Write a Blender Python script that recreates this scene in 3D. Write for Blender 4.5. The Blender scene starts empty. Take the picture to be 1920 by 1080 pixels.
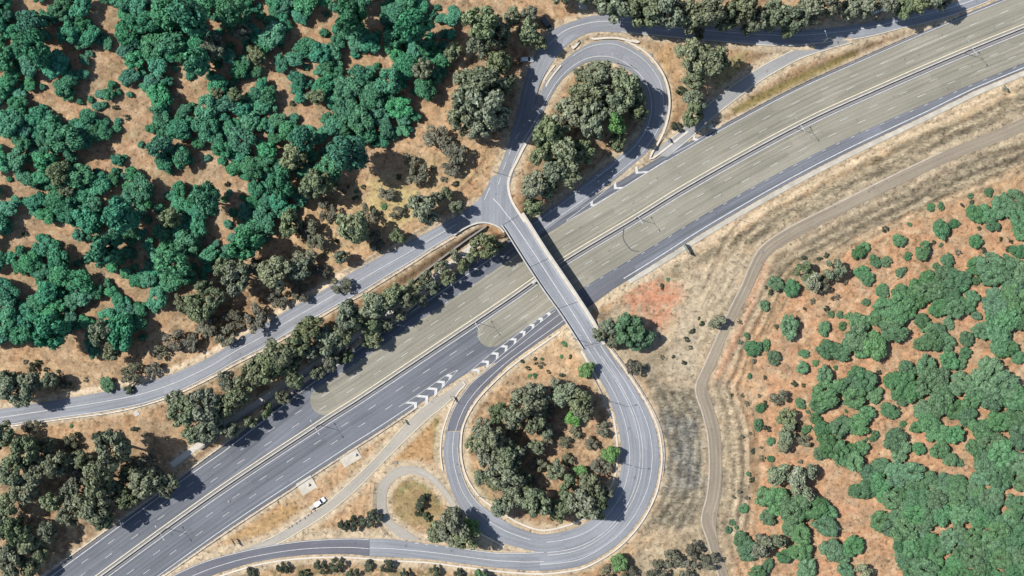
import bpy, bmesh, math, random
import numpy as np
from mathutils import Vector, Matrix

R_ = math.radians
SC = bpy.context.scene
COL = SC.collection
H = 520.0            # camera height above the motorway
S = 5.0              # photo pixels per metre on the motorway plane
rnd = random.Random(11)

# ------------------------------------------------------------------ helpers
def tag(o, label=None, cat=None, group=None, kind=None):
    if label: o['label'] = label
    if cat: o['category'] = cat
    if group: o['group'] = group
    if kind: o['kind'] = kind
    return o

def empty(name, loc=(0, 0, 0), rz=0.0, label=None, cat=None, group=None):
    o = bpy.data.objects.new(name, None)
    COL.objects.link(o)
    o.location = loc
    o.rotation_euler = (0, 0, rz)
    o.empty_display_size = 0.5
    return tag(o, label, cat, group)

def link(name, me, mat=None, parent=None):
    o = bpy.data.objects.new(name, me)
    COL.objects.link(o)
    if mat is not None and len(me.materials) == 0:
        me.materials.append(mat)
    if parent is not None:
        o.parent = parent
    return o

def mesh(name, v, f, uv=None, smooth=False):
    me = bpy.data.meshes.new(name)
    me.from_pydata([tuple(p) for p in v], [], [tuple(q) for q in f])
    if uv is not None:
        l = me.uv_layers.new(name='UVMap')
        arr = np.array([uv[i] for q in f for i in q], dtype=np.float32).ravel()
        l.data.foreach_set('uv', arr)
    if smooth:
        me.polygons.foreach_set('use_smooth', [True] * len(me.polygons))
    me.update()
    return me

class MB:
    """collects simple solids into one mesh"""
    def __init__(s): s.v = []; s.f = []
    def add(s, v, f):
        n = len(s.v); s.v += [tuple(p) for p in v]; s.f += [tuple(i + n for i in q) for q in f]
    def box(s, c, d, rz=0.0, top=1.0):
        hx, hy, hz = d[0] / 2, d[1] / 2, d[2] / 2
        p = []
        for z, k in ((-hz, 1.0), (hz, top)):
            for x, y in ((-hx, -hy), (hx, -hy), (hx, hy), (-hx, hy)):
                x *= k; y *= k
                p.append((c[0] + x * math.cos(rz) - y * math.sin(rz), c[1] + x * math.sin(rz) + y * math.cos(rz), c[2] + z))
        s.add(p, [(3, 2, 1, 0), (4, 5, 6, 7), (0, 1, 5, 4), (1, 2, 6, 5), (2, 3, 7, 6), (3, 0, 4, 7)])
    def tube(s, a, b, ra, rb, n=8):
        a = Vector(a); b = Vector(b); d = (b - a).normalized()
        u = d.orthogonal().normalized(); w = d.cross(u)
        p = []
        for q, r in ((a, ra), (b, rb)):
            for i in range(n):
                t = 2 * math.pi * i / n
                p.append(q + u * (r * math.cos(t)) + w * (r * math.sin(t)))
        f = [(i, (i + 1) % n, n + (i + 1) % n, n + i) for i in range(n)]
        f.append(tuple(range(n - 1, -1, -1))); f.append(tuple(range(n, 2 * n)))
        s.add(p, f)
    def build(s, name, mat=None, parent=None, bevel=0.0):
        me = mesh(name, s.v, s.f)
        if bevel:
            bm = bmesh.new(); bm.from_mesh(me)
            bmesh.ops.bevel(bm, geom=list(bm.edges), offset=bevel, segments=2, affect='EDGES', profile=0.6)
            bm.to_mesh(me); bm.free()
        return link(name, me, mat, parent)

def P(px, py, z=0.0):
    k = (H - z) / H / S
    return ((px - 960) * k, (540 - py) * k, z)

def catmull(pts, n):
    p = np.array(pts, float)
    p = np.vstack([2 * p[0] - p[1], p, 2 * p[-1] - p[-2]])
    out = []
    for i in range(1, len(p) - 2):
        for t in np.linspace(0, 1, 24, endpoint=False):
            a, b, c, d = p[i - 1], p[i], p[i + 1], p[i + 2]
            out.append(0.5 * (2 * b + (c - a) * t + (2 * a - 5 * b + 4 * c - d) * t * t + (3 * b - a - 3 * c + d) * t ** 3))
    out.append(p[-2]); out = np.array(out)
    s = np.concatenate([[0], np.cumsum(np.linalg.norm(np.diff(out[:, :2], axis=0), axis=1))])
    q = np.linspace(0, s[-1], n)
    return np.stack([np.interp(q, s, out[:, j]) for j in range(out.shape[1])], 1)

def plen(pts):
    p = np.array(pts, float)[:, :2]
    return float(np.linalg.norm(np.diff(p, axis=0), axis=1).sum())

# value noise --------------------------------------------------------------
def vnoise(x, y, sc, seed=0):
    x = x / sc + seed * 17.31; y = y / sc + seed * 9.77
    xi = np.floor(x).astype(np.int64); yi = np.floor(y).astype(np.int64)
    fx = x - xi; fy = y - yi
    fx = fx * fx * (3 - 2 * fx); fy = fy * fy * (3 - 2 * fy)
    def h(a, b):
        n = (a * 374761393 + b * 668265263 + seed * 144665) & 0x7fffffff
        n = ((n ^ (n >> 13)) * 1274126177) & 0x7fffffff
        return ((n ^ (n >> 16)) & 0xffff) / 65535.0
    return (h(xi, yi) * (1 - fx) + h(xi + 1, yi) * fx) * (1 - fy) + (h(xi, yi + 1) * (1 - fx) + h(xi + 1, yi + 1) * fx) * fy

def fbm(x, y, sc, seed=0, o=4):
    r = 0; a = 0.5
    for i in range(o):
        r = r + a * vnoise(x, y, sc / 2 ** i, seed + i); a *= 0.5
    return r / (1 - 0.5 ** o)

def sdist(x, y, poly):
    """signed distance (negative inside) in photo pixels"""
    p = np.array(poly, float); n = len(p)
    d = np.full(x.shape, 1e9); ins = np.zeros(x.shape, bool)
    for i in range(n):
        ax, ay = p[i]; bx, by = p[(i + 1) % n]
        ex, ey = bx - ax, by - ay
        t = np.clip(((x - ax) * ex + (y - ay) * ey) / (ex * ex + ey * ey + 1e-9), 0, 1)
        d = np.minimum(d, np.hypot(x - ax - t * ex, y - ay - t * ey))
        c = ((ay > y) != (by > y)) & (x < (bx - ax) * (y - ay) / (by - ay + 1e-12) + ax)
        ins ^= c
    return np.where(ins, -d, d)

def sdist_line(x, y, pts):
    d = np.full(x.shape, 1e9); p = np.array(pts, float)
    for i in range(len(p) - 1):
        ax, ay = p[i][:2]; bx, by = p[i + 1][:2]
        ex, ey = bx - ax, by - ay
        t = np.clip(((x - ax) * ex + (y - ay) * ey) / (ex * ex + ey * ey + 1e-9), 0, 1)
        d = np.minimum(d, np.hypot(x - ax - t * ex, y - ay - t * ey))
    return d

# ------------------------------------------------------------------ materials
def nodes(name):
    m = bpy.data.materials.new(name); m.use_nodes = True
    nt = m.node_tree; b = nt.nodes['Principled BSDF']
    return m, nt, b

def N(nt, t, **kw):
    n = nt.nodes.new(t)
    for k, v in kw.items():
        if k in n.inputs.keys(): n.inputs[k].default_value = v
        else: setattr(n, k, v)
    return n

def flat(name, col, rough=0.6, metal=0.0, var=0.12, scale=3.0):
    m, nt, b = nodes(name)
    tc = N(nt, 'ShaderNodeTexCoord'); no = N(nt, 'ShaderNodeTexNoise', Scale=scale, Detail=5.0)
    nt.links.new(tc.outputs['Object'], no.inputs['Vector'])
    mx = N(nt, 'ShaderNodeMix', data_type='RGBA')
    mx.inputs[6].default_value = (*[c * (1 - var) for c in col], 1)
    mx.inputs[7].default_value = (*[min(1, c * (1 + var)) for c in col], 1)
    nt.links.new(no.outputs['Fac'], mx.inputs[0]); nt.links.new(mx.outputs[2], b.inputs['Base Color'])
    b.inputs['Roughness'].default_value = rough; b.inputs['Metallic'].default_value = metal
    return m

def asphalt(name, col, dark=0.72, streak=1.0, rough=0.85):
    """worn bitumen: tyre-polished streaks along the road (UV v = metres along), patches, fine grain"""
    m, nt, b = nodes(name)
    uv = N(nt, 'ShaderNodeUVMap', uv_map='UVMap')
    mp = N(nt, 'ShaderNodeMapping'); mp.inputs['Scale'].default_value = (1.15, 0.012, 1)
    st = N(nt, 'ShaderNodeTexNoise', Scale=1.0, Detail=4.0, Roughness=0.6)
    nt.links.new(uv.outputs[0], mp.inputs['Vector']); nt.links.new(mp.outputs[0], st.inputs['Vector'])
    geo = N(nt, 'ShaderNodeNewGeometry')
    pa = N(nt, 'ShaderNodeTexNoise', Scale=0.06, Detail=4.0)
    gr = N(nt, 'ShaderNodeTexNoise', Scale=1.4, Detail=6.0, Roughness=0.75)
    nt.links.new(geo.outputs['Position'], pa.inputs['Vector']); nt.links.new(geo.outputs['Position'], gr.inputs['Vector'])
    def ramp(src, lo, hi, a, c):
        r = N(nt, 'ShaderNodeMapRange'); r.inputs['From Min'].default_value = lo; r.inputs['From Max'].default_value = hi
        r.inputs['To Min'].default_value = a; r.inputs['To Max'].default_value = c
        nt.links.new(src, r.inputs['Value']); return r.outputs[0]
    a1 = ramp(st.outputs['Fac'], .3, .7, 1 - (1 - dark) * streak, 1 + .16 * streak)
    a2 = ramp(pa.outputs['Fac'], .3, .7, .9, 1.1)
    a3 = ramp(gr.outputs['Fac'], .3, .7, .88, 1.12)
    # squarish resurfaced patches a few shades apart
    mq = N(nt, 'ShaderNodeMapping'); mq.inputs['Scale'].default_value = (.22, .035, 1); vo = N(nt, 'ShaderNodeTexVoronoi', distance='CHEBYCHEV', Scale=1.0)
    nt.links.new(uv.outputs[0], mq.inputs['Vector']); nt.links.new(mq.outputs[0], vo.inputs['Vector'])
    sx = N(nt, 'ShaderNodeSeparateColor'); nt.links.new(vo.outputs['Color'], sx.inputs[0])
    a4 = ramp(sx.outputs[0], 0, 1, .90, 1.10)
    # dark oil and sealant spots
    sp = N(nt, 'ShaderNodeTexNoise', Scale=.45, Detail=3.0); nt.links.new(geo.outputs['Position'], sp.inputs['Vector'])
    a5 = ramp(sp.outputs['Fac'], .66, .74, 1.0, .72)
    m4 = N(nt, 'ShaderNodeMath', operation='MULTIPLY'); nt.links.new(a4, m4.inputs[0]); nt.links.new(a5, m4.inputs[1])
    m5 = N(nt, 'ShaderNodeMath', operation='MULTIPLY'); nt.links.new(a2, m5.inputs[0]); nt.links.new(m4.outputs[0], m5.inputs[1]); a2 = m5.outputs[0]
    m1 = N(nt, 'ShaderNodeMath', operation='MULTIPLY'); m2 = N(nt, 'ShaderNodeMath', operation='MULTIPLY')
    nt.links.new(a1, m1.inputs[0]); nt.links.new(a2, m1.inputs[1]); nt.links.new(m1.outputs[0], m2.inputs[0]); nt.links.new(a3, m2.inputs[1])
    vm = N(nt, 'ShaderNodeVectorMath', operation='SCALE'); vm.inputs[0].default_value = col
    nt.links.new(m2.outputs[0], vm.inputs['Scale']); nt.links.new(vm.outputs[0], b.inputs['Base Color'])
    b.inputs['Roughness'].default_value = rough
    b.inputs['Specular IOR Level'].default_value = 0.25
    return m

def leafmat(name, col, hv=0.02, vv=0.35, sv=0.2, col2=None):
    m, nt, b = nodes(name)
    oi = N(nt, 'ShaderNodeObjectInfo'); tc = N(nt, 'ShaderNodeTexCoord')
    no = N(nt, 'ShaderNodeTexNoise', Scale=4.5, Detail=3.0, Roughness=0.65)
    nt.links.new(tc.outputs['Object'], no.inputs['Vector'])
    mx = N(nt, 'ShaderNodeMix', data_type='RGBA')
    c2 = col2 or tuple(c * 1.9 for c in col)
    mx.inputs[6].default_value = (*[c * .6 for c in col], 1); mx.inputs[7].default_value = (*c2, 1)
    rr = N(nt, 'ShaderNodeMapRange'); rr.inputs['From Min'].default_value = .3; rr.inputs['From Max'].default_value = .72
    nt.links.new(no.outputs['Fac'], rr.inputs['Value']); nt.links.new(rr.outputs[0], mx.inputs[0])
    hs = N(nt, 'ShaderNodeHueSaturation')
    def rng(mul, off, seedmul):
        f = N(nt, 'ShaderNodeMath', operation='MULTIPLY'); f.inputs[1].default_value = seedmul
        nt.links.new(oi.outputs['Random'], f.inputs[0])
        fr = N(nt, 'ShaderNodeMath', operation='FRACT'); nt.links.new(f.outputs[0], fr.inputs[0])
        g = N(nt, 'ShaderNodeMath', operation='MULTIPLY_ADD'); g.inputs[1].default_value = mul; g.inputs[2].default_value = off
        nt.links.new(fr.outputs[0], g.inputs[0]); return g.outputs[0]
    nt.links.new(rng(2 * hv, .5 - hv, 1.0), hs.inputs['Hue'])
    nt.links.new(rng(2 * sv, 1 - sv, 7.3), hs.inputs['Saturation'])
    nt.links.new(rng(2 * vv, 1 - vv, 23.1), hs.inputs['Value'])
    nt.links.new(mx.outputs[2], hs.inputs['Color']); nt.links.new(hs.outputs[0], b.inputs['Base Color'])
    b.inputs['Roughness'].default_value = 0.7; b.inputs['Specular IOR Level'].default_value = 0.15
    return m

M = dict(
    asphalt=asphalt('weathered_asphalt', (.112, .119, .134), dark=.60),
    road=asphalt('grey_asphalt', (.176, .184, .198), dark=.74, streak=1.0),
    dark=asphalt('new_asphalt', (.080, .080, .090), dark=.85, streak=.8),
    tan=asphalt('tan_map_overlay', (.196, .184, .146), dark=.68, streak=1.0),
    ramp=asphalt('ramp_asphalt', (.096, .098, .112), dark=.8, streak=.7),
    spur=asphalt('spur_seal', (.205, .202, .196), dark=.82, streak=.8),
    gravel=asphalt('gravel_seal', (.255, .235, .200), dark=.85, streak=.7),
    pale=asphalt('pale_seal', (.36, .335, .29), dark=.85, streak=.6),
    track=asphalt('dirt_track', (.205, .172, .128), dark=.70, streak=1.0),
    white=flat('road_paint', (.37, .367, .352), .7, var=.45, scale=.8),
    cream=flat('yellowed_paint', (.46, .41, .30), .7, var=.3, scale=.8),
    concrete=flat('concrete', (.35, .335, .30), .85, var=.32, scale=.5),
    concd=flat('stained_concrete', (.16, .15, .14), .85, var=.3, scale=.4),
    foot=flat('footpath_concrete', (.37, .34, .28), .85, var=.3, scale=.5),
    kerb=flat('kerb_concrete', (.42, .38, .32), .85, var=.22, scale=.4),
    steel=flat('galvanised_steel', (.42, .43, .44), .45, .7, .1, 2),
    fence=flat('dark_fence_steel', (.035, .036, .038), .6, .3, .2, 1),
    seal_shadow=flat('tar_seal_and_shadow', (.05, .052, .06), .6, var=.1),
    bark=flat('bark', (.16, .125, .095), .9, var=.35, scale=2),
    signg=flat('sign_green', (.02, .10, .05), .4, var=.05),
    signw=flat('sign_grey_back', (.33, .34, .35), .5, .4, .1, 2),
    carw=flat('white_car_paint', (.62, .63, .64), .25, var=.04),
    card=flat('dark_car_paint', (.045, .05, .058), .25, var=.05),
    glass=flat('tinted_glass', (.015, .018, .022), .08, var=.05),
    tyre=flat('tyre_rubber', (.02, .02, .02), .8, var=.1),
    rim=flat('wheel_rim', (.4, .4, .41), .35, .8, .1),
    lampglass=flat('lamp_lens', (.75, .75, .72), .2, var=.05),
    red=flat('red_lens', (.3, .02, .015), .25, var=.05),
    cab=flat('cabinet_paint', (.50, .50, .46), .5, var=.08),
    rock=flat('boulder_stone', (.24, .20, .16), .9, var=.4, scale=1.5),
    edgedirt=flat('dusty_kerb', (.29, .25, .195), .9, var=.4, scale=.5),
    draincon=flat('weathered_drain_concrete', (.31, .29, .245), .9, var=.5, scale=.28),
    pad=flat('pad_concrete', (.34, .31, .25), .85, var=.38, scale=.6),
    leafA=leafmat('forest_leaf', (.033, .128, .072), .022, .24, .10, (.088, .268, .148)),
    leafB=leafmat('gum_leaf', (.108, .130, .078), .024, .2, .25, (.228, .260, .158)),
    leafC=leafmat('hillside_leaf', (.049, .108, .052), .022, .24, .15, (.118, .226, .110)),
    leafD=leafmat('dark_shrub_leaf', (.034, .046, .030), .02, .3, .25, (.075, .095, .055)),
    leafE=leafmat('bright_leaf', (.095, .20, .062), .01, .2, .15, (.20, .36, .13)),
    leafF=leafmat('dry_shrub_leaf', (.082, .086, .060), .02, .3, .2, (.180, .178, .122)),
)

# ------------------------------------------------------------------ road data (photo pixels)
CL = [(40, 1190), (120, 1131), (190, 1080), (400, 928), (600, 795), (680, 744), (815, 654), (951, 563), (1052, 493), (1192, 409), (1280, 355),
      (1400, 287), (1520, 224), (1637, 171), (1780, 109), (1920, 52), (2010, 18), (2090, -10)]
cl = catmull(CL, 420)
_t = np.gradient(cl, axis=0); _t /= np.linalg.norm(_t, axis=1)[:, None]
cln = np.stack([_t[:, 1], -_t[:, 0]], 1)          # towards the upper-left of the photo
def off(o, x0=None, x1=None):
    """points at perpendicular offset o (number or [(x,o)...]) from the median line"""
    ov = np.full(len(cl), float(o)) if np.isscalar(o) else np.interp(cl[:, 0], [a for a, b in o], [b for a, b in o])
    q = cl + cln * ov[:, None]
    if x0 is not None: q = q[(cl[:, 0] >= x0) & (cl[:, 0] <= x1)]
    return [tuple(p) for p in q]

NEDGE = [(0, 62), (365, 60), (450, 64), (560, 74), (700, 88), (800, 93), (1010, 93), (1060, 84), (1130, 76), (1290, 74), (1400, 66), (1740, 65), (2100, 66)]
SEDGE = [(0, -66), (300, -67), (500, -71), (640, -71), (700, -70), (760, -70), (850, -72), (900, -92), (1000, -96), (1060, -97), (1110, -92), (1250, -89), (1400, -87), (1530, -86), (1710, -80), (1800, -74), (2100, -73)]

ROADS = []          # name, left pts, right pts, z list along, material, level, sample into terrain
def road(name, L, Rr, z, mat, level, label, cat, n=None, pale=0.0, terr=True):
    n = n or max(12, int(plen(L) / 6))
    Lp = catmull(L, n); Rp = catmull(Rr, n)
    t = np.linspace(0, 1, n); zz = np.interp(t, np.linspace(0, 1, len(z)), z)
    ROADS.append(dict(name=name, L=Lp, R=Rp, z=zz, mat=mat, level=level, label=label, cat=cat, pale=pale, terr=terr))
    return ROADS[-1]

road('motorway', off(NEDGE), off(2.0), [0], 'asphalt', 0.0, 'wide motorway carriageway above the central barrier, dark grey with tyre streaks', 'motorway', n=300, pale=5)
road('motorway', off(-2.0), off(SEDGE), [0], 'asphalt', 0.0, 'wide motorway carriageway below the central barrier, dark bluish grey with tyre streaks', 'motorway', n=300, pale=9)
road('hillside_road', [(-60, 772), (0, 767), (62, 757), (125, 747), (208, 732), (271, 718), (333, 697), (396, 668), (448, 635), (494, 609), (546, 577), (608, 543), (650, 516), (702, 487), (750, 462), (800, 436), (850, 408), (893, 380)],
     [(-60, 806), (0, 799), (62, 791), (125, 782), (208, 770), (271, 757), (333, 735), (396, 704), (437, 681), (490, 654), (567, 610), (629, 574), (671, 552), (718, 523), (768, 493), (806, 468), (852, 440), (895, 418)],
     [4, 4.2, 4.6, 5, 5.5, 6, 6.5], 'road', 0.02, 'two lane grey road curving along the foot of the forest hillside', 'road', pale=6)
road('loop_road', [(925, 345), (942, 300), (957, 262), (980, 222), (1002, 188), (1022, 155), (1042, 129), (1067, 105), (1092, 88), (1119, 78), (1150, 75), (1171, 81), (1192, 92), (1212, 106), (1229, 125), (1242, 146), (1250, 173), (1251, 200), (1248, 221), (1241, 242), (1228, 264), (1205, 293), (1150, 338), (1100, 377), (1050, 412), (1000, 449)],
     [(955, 350), (966, 312), (984, 272), (1000, 245), (1014, 220), (1027, 192), (1042, 165), (1059, 144), (1083, 125), (1108, 115), (1138, 115), (1162, 123), (1185, 138), (1201, 156), (1211, 178), (1214, 200), (1211, 225), (1200, 250), (1182, 274), (1162, 292), (1115, 328), (1070, 362), (1020, 398), (975, 431)],
     [6.5, 6.4, 6, 5.4, 4.8, 4.2, 3.6, 3.0, 2.4, 1.8, 1.2, .6, .2, 0, 0, 0], 'road', 0.04, 'teardrop slip road curling round the tall grey trees north of the flyover', 'slip road', pale=7)
road('service_road', [(955, 262), (972, 205), (984, 150), (1000, 108), (1022, 72), (1044, 52), (1077, 39), (1108, 30), (1150, 28), (1220, 37), (1300, 45), (1400, 52), (1500, 56), (1583, 49), (1653, 38), (1728, 20), (1801, 1), (1870, -25)],
     [(982, 262), (1000, 205), (1012, 160), (1030, 125), (1052, 95), (1072, 78), (1092, 66), (1115, 60), (1150, 60), (1212, 66), (1296, 74), (1354, 79), (1437, 86), (1500, 86), (1560, 79), (1622, 71), (1687, 55), (1762, 37), (1832, 12), (1880, -10)],
     [6.2, 5.8, 5.3, 5, 4.8, 4.4, 4, 3.5, 3, 2.4, 1.8, 1.2, .6, .2, 0], 'road', 0.0, 'tree shaded service road running along the top edge beside the motorway', 'service road', pale=6)
road('spur_road', [(1556, 70), (1518, 80), (1497, 88), (1434, 119), (1380, 154), (1343, 182), (1309, 211), (1282, 238), (1250, 265), (1223, 290)],
     [(1600, 80), (1545, 96), (1503, 110), (1461, 132), (1420, 157), (1370, 195), (1344, 216), (1318, 240), (1288, 266), (1252, 294)],
     [2.2, 1.8, 1.2, .6, .2, 0], 'spur', 0.03, 'grey spur road dropping from the service road to the motorway beside an olive grass strip', 'road', pale=7)
road('off_ramp', [(1190, 493), (1110, 545), (1045, 591), (975, 645), (925, 684), (886, 715), (868, 737), (853, 760), (842, 785), (836, 808)],
     [(1190, 517), (1110, 567), (1055, 610), (1000, 648), (951, 685), (906, 730), (884, 757), (870, 785), (862, 808)],
     [0, 0, 0, 0, .2, .5, .8], 'ramp', 0.05, 'dark freshly sealed off ramp curving away from the motorway below the flyover', 'off ramp', pale=12)
road('off_ramp', [(836, 809), (832, 845), (836, 880), (845, 914), (858, 945), (880, 975), (905, 998), (930, 1012), (956, 1022), (1012, 1035), (1060, 1030)],
     [(862, 809), (860, 845), (865, 880), (878, 915), (898, 942), (927, 964), (967, 988), (1012, 1002), (1050, 998)],
     [.8, 1, 1.3, 1.6, 1.8, 2, 2.2], 'road', 0.05, 'pale blue grey off ramp lane down the left side of the southern loop', 'off ramp', pale=13)
road('loop_road', [(1072, 627), (1084, 642), (1102, 672), (1122, 706), (1140, 740), (1152, 775), (1160, 805), (1166, 850), (1162, 890), (1150, 925), (1125, 960), (1095, 983), (1054, 997), (1012, 1003)],
     [(1118, 612), (1136, 650), (1165, 690), (1195, 735), (1215, 770), (1229, 805), (1236, 850), (1233, 892), (1222, 932), (1195, 980), (1155, 1023), (1100, 1057), (1060, 1067), (1012, 1071)],
     [6.5, 6.3, 5.8, 5.2, 4.5, 3.9, 3.3, 2.8, 2.3, 2.0], 'road', 0.0, 'broad two way loop road sweeping round the wooded southern island up to the flyover', 'loop road', pale=9)
road('approach_road', [(1020, 1034), (985, 1036), (956, 1036), (929, 1036), (867, 1028), (804, 1020), (733, 1011), (693, 1010)],
     [(1020, 1070), (985, 1070), (956, 1067), (908, 1062), (867, 1057), (804, 1049), (733, 1045), (693, 1043)],
     [2.0, 1.8, 1.5, 1.3, 1.1], 'road', 0.02, 'blue grey approach road between the gravel turning loop and the bottom edge', 'road', pale=13)
road('approach_road', [(692, 1010), (650, 1009), (567, 1014), (483, 1027), (400, 1047), (350, 1066), (300, 1092), (250, 1125)],
     [(692, 1043), (650, 1039), (567, 1041), (483, 1053), (430, 1068), (400, 1078), (350, 1098), (300, 1130)],
     [1.1, 1, .9, .8], 'ramp', 0.02, 'dark sealed approach road at the bottom edge left of the turning loop', 'road', pale=13)
road('gravel_road', [(868, 712), (842, 732), (810, 752), (772, 782), (706, 855), (658, 902), (611, 944), (567, 970), (511, 1006), (440, 1036)],
     [(885, 712), (857, 738), (832, 762), (800, 788), (733, 852), (667, 919), (611, 965), (556, 1000), (520, 1020), (460, 1042)],
     [.1, .2, .4, .6, .8, .9], 'gravel', -0.02, 'pale gravel maintenance road running past the two concrete pads', 'gravel road', pale=6)
road('turning_loop', [(862, 955), (840, 922), (814, 893), (792, 879), (770, 873), (742, 877), (722, 893), (709, 914), (705, 941), (709, 966), (722, 985), (740, 1002), (757, 1012)],
     [(851, 960), (832, 930), (812, 907), (796, 896), (778, 890), (759, 890), (738, 902), (727, 919), (724, 941), (728, 962), (740, 980), (762, 994), (790, 1014)],
     [1.5, 1.3, 1.1, 1, 1, 1, 1.1], 'gravel', -0.03, 'small pale gravel turning loop round the olive grass mound', 'gravel road', pale=6)
road('hill_track', [(1990, 192), (1920, 221), (1850, 251), (1780, 279), (1680, 326), (1580, 376), (1480, 426), (1428, 462), (1407, 496), (1392, 532), (1370, 576), (1345, 630), (1322, 682), (1304, 728), (1317, 775), (1327, 820), (1330, 880), (1325, 930), (1315, 975), (1326, 1012), (1336, 1045), (1352, 1095), (1370, 1150)],
     [(1990, 218), (1920, 246), (1850, 275), (1780, 302), (1680, 350), (1580, 400), (1490, 448), (1445, 477), (1426, 506), (1410, 540), (1388, 582), (1365, 625), (1344, 680), (1326, 722), (1338, 765), (1350, 810), (1354, 880), (1351, 930), (1343, 975), (1345, 1008), (1352, 1038), (1370, 1090), (1388, 1145)],
     [7, 6.6, 6.2, 6, 5.8, 5.6, 5.5, 5.5, 5.5, 5.2, 4.8], 'track', 0.0, 'brown dirt bench track following the rocky cutting on the hillside', 'dirt track', pale=0)
road('footpath', [(318, 868), (367, 832), (430, 785), (500, 738), (570, 692), (640, 645), (700, 602), (760, 560), (850, 484), (905, 440)],
     [(326, 877), (374, 841), (437, 794), (507, 747), (577, 701), (647, 654), (707, 611), (767, 569), (857, 493), (912, 449)],
     [1.0, 1.4, 1.8, 2.2, 2.5, 3, 3.2], 'pale', 0.0, 'narrow concrete footpath between the roadside trees and the motorway wall', 'footpath', pale=2)
road('footpath', [(1086, 18), (1084, 0), (1080, -30)], [(1101, 18), (1099, 0), (1095, -30)], [4.6, 4.8], 'pale', 0.0,
     'short pale driveway leaving the service road at the top edge', 'driveway', pale=2)
JUNC = [(860, 402), (893, 378), (912, 352), (925, 330), (955, 330), (951, 346), (956, 373), (970, 398), (985, 421), (990, 432), (950, 437), (941, 429), (925, 421), (905, 417), (880, 424), (855, 440)]

# ------------------------------------------------------------------ terrain
def to_px(x, y, z):
    k = S * H / (H - z)
    return 960 + x * k, 540 - y * k

def axis(h, step):
    a = np.arange(0, h + 1e-6, step); d = step; ext = [a[-1]]
    while ext[-1] < 4200: d *= 1.22; ext.append(ext[-1] + d)
    a = np.concatenate([a, ext[1:]])
    return np.concatenate([-a[:0:-1], a])
gx = axis(202, 0.85); gy = axis(117, 0.85)
GX, GY = np.meshgrid(gx, gy)
cons = []
for r in ROADS:
    pts = []; zs = []
    for t in np.linspace(0, 1, max(3, int(np.linalg.norm(r['L'] - r['R'], axis=1).max() / 8) + 2)):
        q = r['L'] * (1 - t) + r['R'] * t
        k = (H - r['z']) / H / S
        pts.append(np.stack([(q[:, 0] - 960) * k, (540 - q[:, 1]) * k], 1)); zs.append(r['z'])
    cons.append((np.concatenate(pts), np.concatenate(zs)))
jp = np.array([P(a, b, 6.5)[:2] for a, b in JUNC] + [P(930, 380, 6.5)[:2], P(945, 405, 6.5)[:2], P(905, 400, 6.5)[:2], P(935, 350, 6.5)[:2]])
cons.append((jp, np.full(len(jp), 6.5)))

PX0, PY0 = to_px(GX, GY, np.zeros_like(GX))
def sm(e0, e1, v):
    t = np.clip((v - e0) / (e1 - e0), 0, 1); return t * t * (3 - 2 * t)
# broad relief: forest hillside upper left, rising hill lower right
nw = np.clip((900 - PX0) / 900, 0, 1.6) * np.clip((760 - PY0 - .25 * PX0) / 700, 0, 1.3)
se = np.clip((PX0 - 1250) / 650, 0, 1.6) * np.clip((PY0 - 150) / 800, 0, 1.3)
base = 4.5 + 10 * nw + 9 * se + 0.8 * (fbm(GX, GY, 40, 3) - .5)
base = np.where((PX0 > 1250) & (PY0 < 400), np.minimum(base, 6.5), base)
from mathutils import kdtree
num = np.zeros(GX.size); den = np.zeros(GX.size); dmin = np.full(GX.size, 1e9)
fx = GX.ravel(); fy = GY.ravel()
near = (np.abs(fx) < 260) & (np.abs(fy) < 170)
idx = np.nonzero(near)[0]
def nearest(px, py, qx, qy, cell=4.0):
    """distance / index to nearest sample by brute force over chunks, float32"""
    P2 = np.stack([qx, qy], 1).astype(np.float32); A = np.stack([px, py], 1).astype(np.float32)
    D = np.empty(len(A), np.float32); I = np.empty(len(A), np.int32); q2 = (P2 ** 2).sum(1)
    for s in range(0, len(A), 4000):
        a = A[s:s + 4000]; d = (a ** 2).sum(1)[:, None] - 2 * a @ P2.T + q2[None]
        i = d.argmin(1); I[s:s + 4000] = i; D[s:s + 4000] = np.sqrt(np.maximum(d[np.arange(len(a)), i], 0))
    return D, I
roadD = []
for pts, zs in cons:
    D = np.full(fx.size, 60.0); Z = np.zeros(fx.size)
    bb = (fx > pts[:, 0].min() - 45) & (fx < pts[:, 0].max() + 45) & (fy > pts[:, 1].min() - 45) & (fy < pts[:, 1].max() + 45) & near
    ii = np.nonzero(bb)[0]
    d, i = nearest(fx[ii], fy[ii], pts[:, 0], pts[:, 1])
    D[ii] = d; Z[ii] = zs[i]
    w = np.where(D < 59, 1.0 / (np.maximum(D - 1.7, 0) + 0.06) ** 2, 0)
    num += w * Z; den += w; dmin = np.minimum(dmin, D); roadD.append(D)
wb = 1.0 / 13.0 ** 2
hh = (num + wb * base.ravel()) / (den + wb)
free = np.clip((dmin - 2.6) / 6.0, 0, 1)
PXg, PYg = to_px(GX, GY, hh.reshape(GX.shape))
rock_poly1 = [(1205, 700), (1250, 720), (1300, 735), (1318, 780), (1326, 850), (1318, 960), (1290, 1000), (1235, 990), (1200, 1010), (1235, 930), (1250, 850), (1240, 790)]
rock_poly2 = [(1250, 500), (1400, 420), (1560, 335), (1720, 255), (1920, 165), (2020, 130), (2020, 185), (1920, 215), (1780, 272), (1620, 350), (1480, 420), (1420, 455), (1330, 490)]
rock_poly3 = [(1450, 490), (1600, 408), (1780, 312), (1920, 255), (2020, 220), (2020, 280), (1900, 320), (1780, 372), (1660, 420), (1560, 470), (1490, 520), (1440, 540)]
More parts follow.
